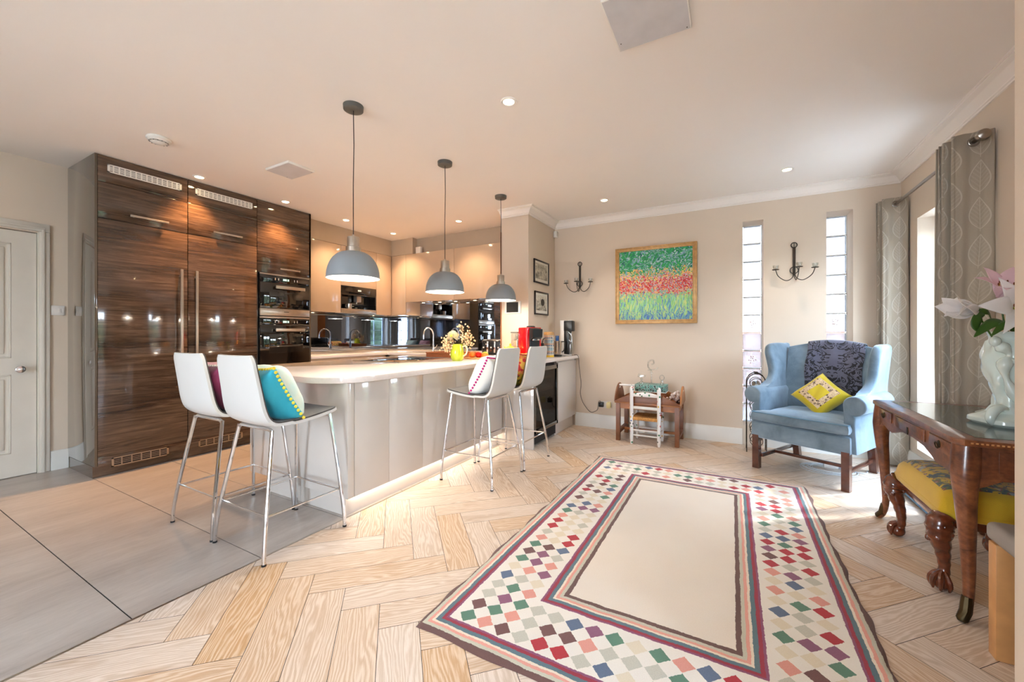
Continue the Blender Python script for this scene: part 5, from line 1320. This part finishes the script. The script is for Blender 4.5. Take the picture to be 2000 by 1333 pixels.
for (a, b, c_) in ((3.17, 3.38, 'r'), (2.70, 3.10, 'k'), (2.42, 2.64, 'r')):
    o = W(DK).prism([(a, .668), (b, .668), (b, .728), (a, .728)], .824, .833, 'x', .003).build('drawer', WN_, DK); yc = (a + b) / 2
    h_ = W(DK)
    if c_ == 'r': h_.lathe([(0, .004), (.016, .002), (.018, 0)], (.824, yc, .700), 18, ry(R(-90))).tube([(.815 - .003 * math.sin(t), yc + .013 * math.cos(t), .694 + .014 * math.sin(t)) for t in [2 * PI * i / 16 for i in range(16)]], .0025, 6, True)
    else: h_.prism([(yc - .007, .70), (yc + .007, .70), (yc + .011, .675), (yc, .66), (yc - .011, .675)], .821, .825, 'x')
    h_.build('handle' if c_ == 'r' else 'key_plate', M['brass'], o)
def cabriole(mb, x, y, dx, dy, z1, k=1.0):
    """slender S leg: square-ish section, knee pushed outwards along (dx, dy)"""
    P_ = [(x, y, z1), (x + dx * .012, y + dy * .012, z1 * .84), (x + dx * .012, y + dy * .012, z1 * .70), (x - dx * .004, y - dy * .004, z1 * .42), (x - dx * .010, y - dy * .010, z1 * .18), (x + dx * .004, y + dy * .004, z1 * .06), (x + dx * .03, y + dy * .03, .006)]
    pp = smoothpath(P_, 6); rad_ = [.046, .046, .036, .025, .0185, .0165, .016]; rr_ = []
    for i in range(len(pp)):
        t = i / (len(pp) - 1) * (len(rad_) - 1); a_ = int(min(t, len(rad_) - 2)); rr_.append((rad_[a_] + (rad_[a_ + 1] - rad_[a_]) * (t - a_)) * k)
    mb.tube(pp, rr_, 18)
for (x, y, dx, dy) in ((.862, 2.385, -.7, -.7), (.862, 3.43, -.7, .7), (1.295, 2.385, .7, -.7), (1.295, 3.43, .7, .7)):
    q = W(DK); cabriole(q, x, y, dx, dy, .742); lg = q.build('leg', WN_, DK, smooth=70)
    s_ = W(DK); s_.tube([(x + dx * .040, y + dy * .040, .004), (x + dx * .034, y + dy * .034, .012), (x + dx * .010, y + dy * .010, .04), (x + dx * .003, y + dy * .003, .075), (x - dx * .001, y - dy * .001, .10)], [.012, .019, .020, .0195, .0175], 10); s_.build('foot_cap', M['brass'], lg)
# needlepoint stool
ST = thing('footstool', 'mustard yellow needlepoint stool with carved ball and claw feet under the desk', 'stool', (1.055, 2.90, 0))
m = M['needle'] = Mt('mustard_needlepoint', rough=.9, sheen=.3); x_, y_, z_ = m.xyz(m.co()); n1 = m.noise(m.vec(x_, y_), 13, 4, .65, 1.5); cm = (x_.abs() * 1.4).mx(y_.abs())
fl2 = n1.gt(.49) * cm.lt(.25) * z_.gt(.08)
fc = m.ramp(m.noise(m.vec(x_ + 2, y_), 22, 2), [(.4, L_((62, 78, 86))), (.5, L_((96, 110, 70))), (.56, L_((140, 70, 50))), (.62, L_((150, 160, 150)))])
m.base(m.mix(fl2, m.mix(m.noise(m.co(), 9, 3), L_((190, 146, 20)), L_((212, 176, 36))), fc)); m.bump(m.noise(m.co(), 260, 2), .5, .002)
mb = MB(Matrix.Translation((0, 0, 0)))
def sp_(a, b):
    u, v = a * 2 - 1, b * 2 - 1; e = max(0, (1 - abs(u) ** 8) * (1 - abs(v) ** 8)) ** .4
    return Vector((u * .205, v * .305, .10 * e + .03 * (1 - u * u) * (1 - v * v)))
mb.grid(sp_, 30, 40)
mb.prism([(-.205, -.305), (.205, -.305), (.205, .305), (-.205, .305)], -.035, .004, 'z', .008)
o = mb.build('seat', M['needle'], ST, smooth=60); o.location = (0, 0, .375)
M['carved'] = plain('carved_mahogany', (98, 46, 24), .22, coat=.6, var=.4, scale=30, bump=.6, bscale=45)
MB().box(-.19, .19, -.29, -.265, .30, .345, .004).box(-.19, .19, .265, .29, .30, .345, .004).box(-.195, -.175, -.28, .28, .30, .345, .004).box(.175, .195, -.28, .28, .30, .345, .004).build('seat_rail', M['carved'], ST)
def claw_leg(x, y, dx, dy):
    mb = MB(); P_ = [(x, y, .345), (x + dx * .025, y + dy * .025, .31), (x + dx * .030, y + dy * .030, .26), (x + dx * .006, y + dy * .006, .18), (x - dx * .006, y - dy * .006, .11), (x, y, .06)]
    pp = smoothpath(P_, 6); ra = [.042, .052, .044, .028, .021, .022]; rr_ = []
    for i in range(len(pp)):
        t = i / (len(pp) - 1) * 5; k = int(min(t, 4)); rr_.append((ra[k] + (ra[k + 1] - ra[k]) * (t - k)) * (1 + .06 * math.sin(i * 1.7)))
    mb.tube(pp, rr_, 14)
    for k in range(10):
        a = k * 2.4; mb.ball((x + dx * .028 + .036 * math.cos(a), y + dy * .028 + .036 * math.sin(a), .325 - k * .010), (.014, .014, .017), 8)
    lg = mb.build('leg', M['carved'], ST)
    f_ = MB().ball((x + dx * .012, y + dy * .012, .034), (.034, .034, .033), 16)
    for k in range(4):
        a = math.atan2(dy, dx) + R(-70 + 140 * k / 3) if k < 4 else 0
        c_, s_ = math.cos(a), math.sin(a); bx, by = x + dx * .012, y + dy * .012
        f_.tube(smoothpath([(x, y, .085), (bx + c_ * .026, by + s_ * .026, .068), (bx + c_ * .039, by + s_ * .039, .036), (bx + c_ * .036, by + s_ * .036, .008)], 4), [.013, .0125, .012, .012, .012, .012, .013, .012, .011, .010, .008, .006, .004], 8)
    f_.build('claw_foot', M['carved'], lg)
for (x, y, dx, dy) in ((-.185, -.275, -.7, -.7), (-.185, .275, -.7, .7), (.185, -.275, .7, -.7), (.185, .275, .7, .7)): claw_leg(x, y, dx, dy)
# dining chair at the right edge
r = thing('dining_chair', 'taupe leather chair with pale oak legs at the right edge of the picture', 'chair', (1.08, 1.97, 0))
W(r).box(.842, 1.31, 1.74, 2.205, .425, .495, .022, 4).build('seat', M['taupe'], r)
for (x, y) in ((.872, 2.165), (1.28, 2.165), (.872, 1.77), (1.28, 1.77)):
    q = W(r); q.box(x - .025, x + .025, y - .025, y + .025, .001, .424, .003); q.build('leg', M['oak'], r)
W(r).box(.85, 1.30, 1.725, 1.765, .49, .98, .015, 3).build('backrest', M['taupe'], r)
tag(MB().box(1.12, 1.34, 3.50, 4.12, .001, .055, .02, 3).build('folded_blanket', plain('blue_woven_blanket', (96, 128, 158), .95, var=.35, scale=60, bump=.6, bscale=150), world=True), 'folded blue woven blanket on the floor behind the desk', 'blanket')

# ------------------------------------------------------------------ curtains
def leafcloth(name, basec, linec):
    m = Mt(name, rough=.85, sheen=.2); uvn = m.n('UVMap', uv_map='UVMap'); U, V_, _ = m.xyz(uvn.outputs[0])
    cw, ch = .125, .225
    ccol = (U / cw).fl(); fu = (U / cw).fr() * 2 - 1; odd = (ccol * .5).fr() * 2           # 0 or 1
    vv = V_ / ch + odd * .46 + m.white(m.vec(ccol + .5, 3.5)) * .0; row = vv.fl(); fv = vv.fr() * 2 - 1
    rn = m.white(m.vec(ccol + .5, row + .5)) - .5
    px = fu + fv * rn * .35; q_ = fv
    hw = (q_ * q_ * -1 + .74) * .98 * ((q_ * -.35) + 1)
    edge = (px.abs() - hw).abs().lt(.045) * hw.gt(-.02)
    inside = (px.abs() - hw).lt(0)
    mid = px.abs().lt(.028) * q_.lt(.80) * q_.gt(-.98)
    vein = (((q_ - px.abs() * .75) * 4.2).fr() - .5).abs().lt(.05) * inside
    vein2 = (((q_ - px.abs() * .75) * 8.4).fr() - .5).abs().lt(.045) * inside
    f = (edge + mid + vein * .8 + vein2 * .45).mn(1)
    m.base(m.mix(f, m.mix(m.noise(m.vec(U * 40, V_ * 40), 3, 3), basec[0], basec[1]), linec)); m.bump(m.noise(m.vec(U * 60, V_ * 60), 6, 2), .2, .001)
    t = m.n('BsdfTranslucent'); t.inputs[0].default_value = basec[1]; x = m.n('MixShader'); x.inputs[0].default_value = .28
    m.l(m.b.outputs[0], x.inputs[1]); m.l(t.outputs[0], x.inputs[2]); m.l(x.outputs[0], m.out.inputs[0])
    return m
M['curtain'] = leafcloth('leaf_pattern_curtain', (L_((176, 164, 146)), L_((188, 176, 158))), L_((216, 208, 194)))
def curtain(path, z0, z1, label, group):
    pts = smoothpath(path, 8); L = [0]
    for a, b in zip(pts, pts[1:]): L.append(L[-1] + (b - a).length)
    n = len(pts) - 1; mb = MB()
    def fn(a, b):
        i = min(n, int(round(a * n))); p = pts[i]; return Vector((p.x + .004 * math.sin(b * 5 + i * .3), p.y + .004 * math.sin(b * 4 + i), z0 + (z1 - z0) * b))
    mb.grid(fn, n, 14, uvs=lambda a, b: (L[min(n, int(round(a * n)))], (z1 - z0) * b))
    o = mb.build('curtain', M['curtain'], world=True, smooth=80, solid=.003); tag(o, label, 'curtain', group); return o
def folds(y0, y1, x0, x1, n, first):
    P_ = []; dy = (y1 - y0) / n
    for i in range(n + 1):
        xx = x1 if i % 2 == first else x0; P_ += [(xx, y0 + dy * i - dy * .10, 0), (xx, y0 + dy * i + dy * .10, 0)]
    return P_
near = [(1.375, 3.475, 0), (1.30, 3.487, 0), (1.222, 3.498, 0), (1.203, 3.510, 0), (1.218, 3.528, 0), (1.34, 3.545, 0)] + folds(3.57, 3.72, 1.205, 1.345, 6, 0)
curtain(near, .02, 2.43, 'beige leaf patterned curtain hanging behind the desk and lilies', 'leaf patterned curtains on the rod')
far = [(1.375, 4.808, 0), (1.30, 4.812, 0), (1.225, 4.815, 0), (1.203, 4.83, 0), (1.22, 4.845, 0), (1.34, 4.852, 0)] + folds(4.87, 4.97, 1.205, 1.345, 4, 0)
curtain(far, .02, 2.43, 'leaf patterned curtain hanging in the corner behind the armchair', 'leaf patterned curtains on the rod')
r = thing('curtain_rod', 'satin metal curtain rod with round end above the window', 'curtain rod', (1.29, 4.15, 2.372))
MB().tube([(0, -.72, 0), (0, .84, 0)], .0125, 14).build('rod', M['nickel'], r)
MB().lathe([(0, 0), (.014, 0), (.016, .01), (.028, .02), (.034, .04), (.028, .06), (.012, .068), (0, .07)], (0, -.72, 0), 24, rx(R(90))).build('finial', M['nickel'], r)
MB().tube([(0, .80, 0), (.094, .80, 0)], .008, 8).lathe([(0, 0), (.025, 0), (.025, .006), (0, .006)], (.094, .80, 0), 16, ry(R(-90))).build('bracket', M['nickel'], r)
for yy in (3.486 - 4.15, 3.54 - 4.15, 4.813 - 4.15, 4.85 - 4.15):
    MB().tube([(.024 * math.cos(a), yy, .024 * math.sin(a)) for a in [2 * PI * i / 24 for i in range(24)]], .006, 8, True).build('eyelet', M['nickel'], r)
# curtains and pictures on the garden side of the dining end (seen in the mirrors)
for k, (a, b) in enumerate(((1.05, 1.22), (-.35, .0), (-1.75, -1.35), (-3.05, -2.75))):
    P_ = []; n = 8
    for i in range(n + 1): P_.append((1.24 + (.05 if i % 2 else -.04), a + (b - a) * i / n, 0))
    curtain(P_, .02, 2.45, ['pale curtain by the window nearest the wall nib behind the camera', 'pale curtain left of the second dining end window', 'pale curtain between the dining end windows', 'pale curtain at the far dining end corner'][k], 'dining end curtains')

# ------------------------------------------------------------------ vase of lilies
VS = thing('porcelain_vase', 'celadon porcelain vase with draped figure relief standing on the desk', 'vase', (1.15, 2.78, .7715))
prof = [(0, .118), (.012, .132), (.03, .130), (.045, .105), (.06, .078), (.09, .058), (.14, .060), (.20, .074), (.27, .088), (.32, .090), (.37, .078), (.41, .066), (.44, .076)]
def vz(t):
    t *= len(prof) - 1; k = int(min(t, len(prof) - 2)); f_ = t - k; return [prof[k][i] + (prof[k + 1][i] - prof[k][i]) * f_ for i in (0, 1)]
def vf(a, b):
    z, r_ = vz(b); th = a * 2 * PI
    rid = (.10 * math.sin(3 * th + z * 16) + .05 * math.sin(7 * th - z * 30) + .03 * math.sin(11 * th + z * 50)) * min(1, b * 4) * (1 if z < .40 else .3)
    if z < .04: rid = .06 * math.sin(5 * th)
    return Vector((r_ * (1 + rid) * math.cos(th), r_ * (1 + rid) * math.sin(th), z))
mb = MB().grid(vf, 96, 70, cu=True); mb.lathe([(0, .001), (.11, .001)], (0, 0, 0), 30)
mb.build('body', M['ceramic'], VS, smooth=80)
rh = Vector((.875, .483, 0)); ch_ = Vector((.483, -.875, 0))      # sideways and towards the room
def vp(a, c_, z): return rh * a + ch_ * c_ + Vector((0, 0, z))
q = MB().tube(smoothpath([vp(-.12, .03, .01), vp(-.135, .03, .035), vp(-.12, .03, .07), vp(-.085, .03, .085), vp(-.05, .03, .07)], 6), [.010 + .010 * math.sin(PI * i / 24) for i in range(25)], 10)
q.tube(smoothpath([vp(-.03, .06, .12), vp(-.075, .05, .20), vp(-.09, .045, .28), vp(-.07, .05, .33), vp(-.095, .04, .37), vp(-.125, .03, .385)], 6), [.018 + .008 * math.sin(i * .6) for i in range(31)], 10)
q.tube(smoothpath([vp(-.08, .05, .31), vp(-.02, .085, .29), vp(.03, .085, .25), vp(.01, .09, .21)], 6), .014, 10)
q.ball(vp(-.118, .035, .395), (.020, .020, .024), 14); q.build('draped_figure', M['ceramic'], VS, smooth=80)
def lily(label, base, d, size, open_, mat, seed, n=6):
    rr = random.Random(seed); b0 = Vector(base); r = thing('lily', label, 'flower', (1.15 + b0.x, 2.78 + b0.y, .7715 + b0.z), group='lilies in the porcelain vase')
    d = Vector(d).normalized(); q = d.to_track_quat('Z', 'Y').to_matrix(); mb = MB()
    for k in range(n):
        a = 2 * PI * k / n + rr.uniform(-.1, .1); out = Vector((math.cos(a), math.sin(a), 0)); L_n = size * rr.uniform(.92, 1.05); wd_ = size * (.25 if k % 2 else .19)
        def fn(s_, t_, out=out, L_n=L_n, wd_=wd_, ph=rr.random() * 6):
            t = t_ * 2 - 1; w_ = wd_ * math.sin(PI * min(1, .06 + s_ * .935)) ** 1.0 + .004 * (1 - s_)
            rad = .006 + L_n * open_ * (s_ ** 1.7); zz = L_n * (s_ - .42 * open_ * s_ ** 3.0)
            sd = Vector((-out.y, out.x, 0)); p = out * rad + Vector((0, 0, zz)) + sd * (t * w_) + out * (-.30 * w_ * t * t + .004 * math.sin(s_ * 9 + ph) * abs(t))
            return q @ p
        mb.grid(fn, 12, 6)
    bl = mb.build('petals', mat, r, smooth=80, solid=.0012)
    if open_ > .5:
        st_ = MB(); an = MB()
        for k in range(6):
            a = 2 * PI * k / 6; e_ = Vector((math.cos(a) * size * .17, math.sin(a) * size * .17, size * .5)); st_.tube([q @ (e_ * t) for t in (0, .5, 1)], .0012, 5); an.ball(q @ e_, (.0035, .0035, .007), 8)
        st_.build('stamens', M['stamen'], r); an.build('anthers', plain('anther', (120, 60, 30), .8), r)
    MB().tube(bez(Vector((0, 0, 0)), Vector((-b0.x * .3, -b0.y * .3, -.08)), Vector((-b0.x * .9, -b0.y * .9, .30 - b0.z)), 8), .0035, 6).build('stem', M['leaf'], r)
lily('white lily bud half open pointing left towards the curtain', vp(-.19, .02, .535), rh * -1 + Vector((0, 0, .12)) + ch_ * .15, .175, .26, M['petal'], 1)
lily('wide open white lily facing the room', vp(-.04, .04, .545), ch_ * .75 - rh * .45 + Vector((0, 0, .12)), .175, .85, M['petal'], 2)
lily('pink tinged lily at the top of the bunch', vp(-.055, .0, .60), rh * -.25 + Vector((0, 0, .8)) + ch_ * .55, .150, .70, M['petalpink'], 3)
lily('pink lily at the right of the bunch beside the wall edge', vp(.04, .03, .62), rh * .2 + Vector((0, 0, .5)) + ch_ * .6, .150, .85, M['petalpink'], 4)
def leafy(label, P_, wd_, tilt):
    pts = smoothpath(P_, 8); n = len(pts) - 1; o_ = pts[0].copy(); r = thing('lily_leaf', label, 'leaf', (1.15 + o_.x, 2.78 + o_.y, .7715 + o_.z), group='lily leaves in the porcelain vase'); mb = MB()
    def fn(a, b):
        i = int(round(a * n)); p = pts[i] - o_; d_ = (pts[min(n, i + 1)] - pts[max(0, i - 1)]).normalized(); sd = d_.cross(Vector(tilt)).normalized(); t = b * 2 - 1
        w_ = wd_ * math.sin(PI * min(1, .05 + .93 * a)) ** 1.05; return p + sd * (t * w_) + Vector((0, 0, -.25 * w_ * t * t))
    mb.grid(fn, n, 4); mb.build('blade', M['leaf'], r, smooth=80, solid=.001)
leafy('long dark lily leaf drooping to the lower left', [vp(-.03, .02, .42), vp(-.09, .04, .49), vp(-.17, .06, .48), vp(-.245, .06, .415)], .026, (.2, -.5, .8))
leafy('curved lily leaf under the half open bud', [vp(-.16, .03, .52), vp(-.20, .04, .515), vp(-.215, .04, .47), vp(-.205, .05, .435)], .020, (.3, -.9, .2))
leafy('green lily leaf behind the open lily', [vp(-.07, -.02, .50), vp(-.11, 0, .535), vp(-.15, .0, .54), vp(-.19, .0, .545)], .017, (.3, -.8, .5))
leafy('broad yellow green leaf hanging over the vase rim', [vp(-.045, .03, .45), vp(-.05, .09, .455), vp(-.03, .12, .41), vp(.0, .12, .33)], .032, (.7, -.2, .2))
leafy('short dark leaf in the middle of the bunch', [vp(-.02, .02, .42), vp(-.06, .06, .47), vp(-.13, .08, .475), vp(-.19, .08, .42)], .020, (.2, -.7, .6))
leafy('upright leaf behind the lilies', [vp(.0, .0, .42), vp(-.02, .04, .50), vp(-.04, .08, .49), vp(-.07, .09, .44)], .022, (.5, -.6, .2))

# ------------------------------------------------------------------ light and camera
wd = bpy.data.worlds.new('sky'); SC.world = wd; wd.use_nodes = True
nt = wd.node_tree; bg = nt.nodes['Background']
tc = nt.nodes.new('ShaderNodeTexCoord'); sp = nt.nodes.new('ShaderNodeSeparateXYZ'); rp = nt.nodes.new('ShaderNodeValToRGB')
nt.links.new(tc.outputs['Generated'], sp.inputs[0]); nt.links.new(sp.outputs[2], rp.inputs[0]); nt.links.new(rp.outputs[0], bg.inputs[0])
e = rp.color_ramp.elements; e[0].position = 0; e[0].color = (.84, .91, 1, 1); e[1].position = .6; e[1].color = (.58, .76, 1, 1)
bg.inputs[1].default_value = SKY
def light(kind, name, loc, energy, col=(1, 1, 1), rot=(0, 0, 0), **kw):
    l = bpy.data.lights.new(name, kind); l.energy = energy; l.color = col
    for k, v in kw.items(): setattr(l, k, v)
    o = bpy.data.objects.new(name, l); COL.objects.link(o); o.location = loc; o.rotation_euler = rot; return o
light('SUN', 'sun', (5, 8, 8), SUN, (1, .96, .90), Vector((-.93, -.66, -1.25)).to_track_quat('-Z', 'Y').to_euler(), angle=R(2.5))
for i, (a, b, c, d) in enumerate(WN):
    o = light('AREA', 'window_daylight', (XR + .34, (a + b) / 2, (c + d) / 2), 1, rot=(0, R(90), 0), shape='RECTANGLE', size=(d - c), size_y=(b - a)); o.data.cycles.is_portal = True
o = light('AREA', 'window_daylight', ((WF[0] + WF[1]) / 2, YF - .21, (WF[2] + WF[3]) / 2), 1, rot=(R(90), 0, 0), shape='RECTANGLE', size=WF[1] - WF[0], size_y=WF[3] - WF[2]); o.data.cycles.is_portal = True  # portal for the added fill window in the rear wall
for (x, y, w) in LAMPS:
    en, col, sz = [(9, (1, .92, .82), 95), (15, (1, .70, .44), 110), (34, (1, .54, .22), 92)][w]
    light('SPOT', 'downlight_beam', (x, y, CEIL - .012), en * LK, col, spot_size=R(sz), spot_blend=.8, shadow_soft_size=.03)
for x, y, lb in Zp:
    light('POINT', 'pendant_bulb', (x, y, 1.575 + .03), 5 * LK, (1, .92, .82), shadow_soft_size=.045)
for (x, y, z) in [(-5.0, 3.45, 1.49), (-5.0, 4.5, 1.49), (-4.62, 4.86, 1.49), (-4.28, 4.86, 1.69), (-3.95, 4.86, 1.69), (-3.65, 4.86, 1.69), (-3.3, 4.86, 1.69), (-2.85, 4.86, 1.69)]:
    light('SPOT', 'cupboard_light', (x, y, z), 4 * LK, (1, .72, .46), spot_size=R(120), spot_blend=.6, shadow_soft_size=.02)
cam = bpy.data.cameras.new('camera'); co_ = bpy.data.objects.new('camera', cam); COL.objects.link(co_); SC.camera = co_
cam.sensor_width = 36; cam.lens = 780 / 2000 * 36; cam.clip_start = .02
cam.shift_y = -(666.5 - 653) / 2000
co_.location = (0, 0, 1.2); co_.rotation_euler = (R(90), 0, math.atan(430 / 780))
vs = SC.view_settings; vs.view_transform = 'Standard'; vs.look = 'None'; vs.gamma = 1; vs.use_curve_mapping = False; vs.exposure = EXPO
SC.cycles.max_bounces = 10; SC.cycles.diffuse_bounces = 5; SC.cycles.glossy_bounces = 6; SC.cycles.transmission_bounces = 8; SC.cycles.transparent_max_bounces = 16
SC.cycles.use_denoising = True; SC.cycles.sample_clamp_indirect = 6; SC.cycles.caustics_reflective = False; SC.cycles.caustics_refractive = False
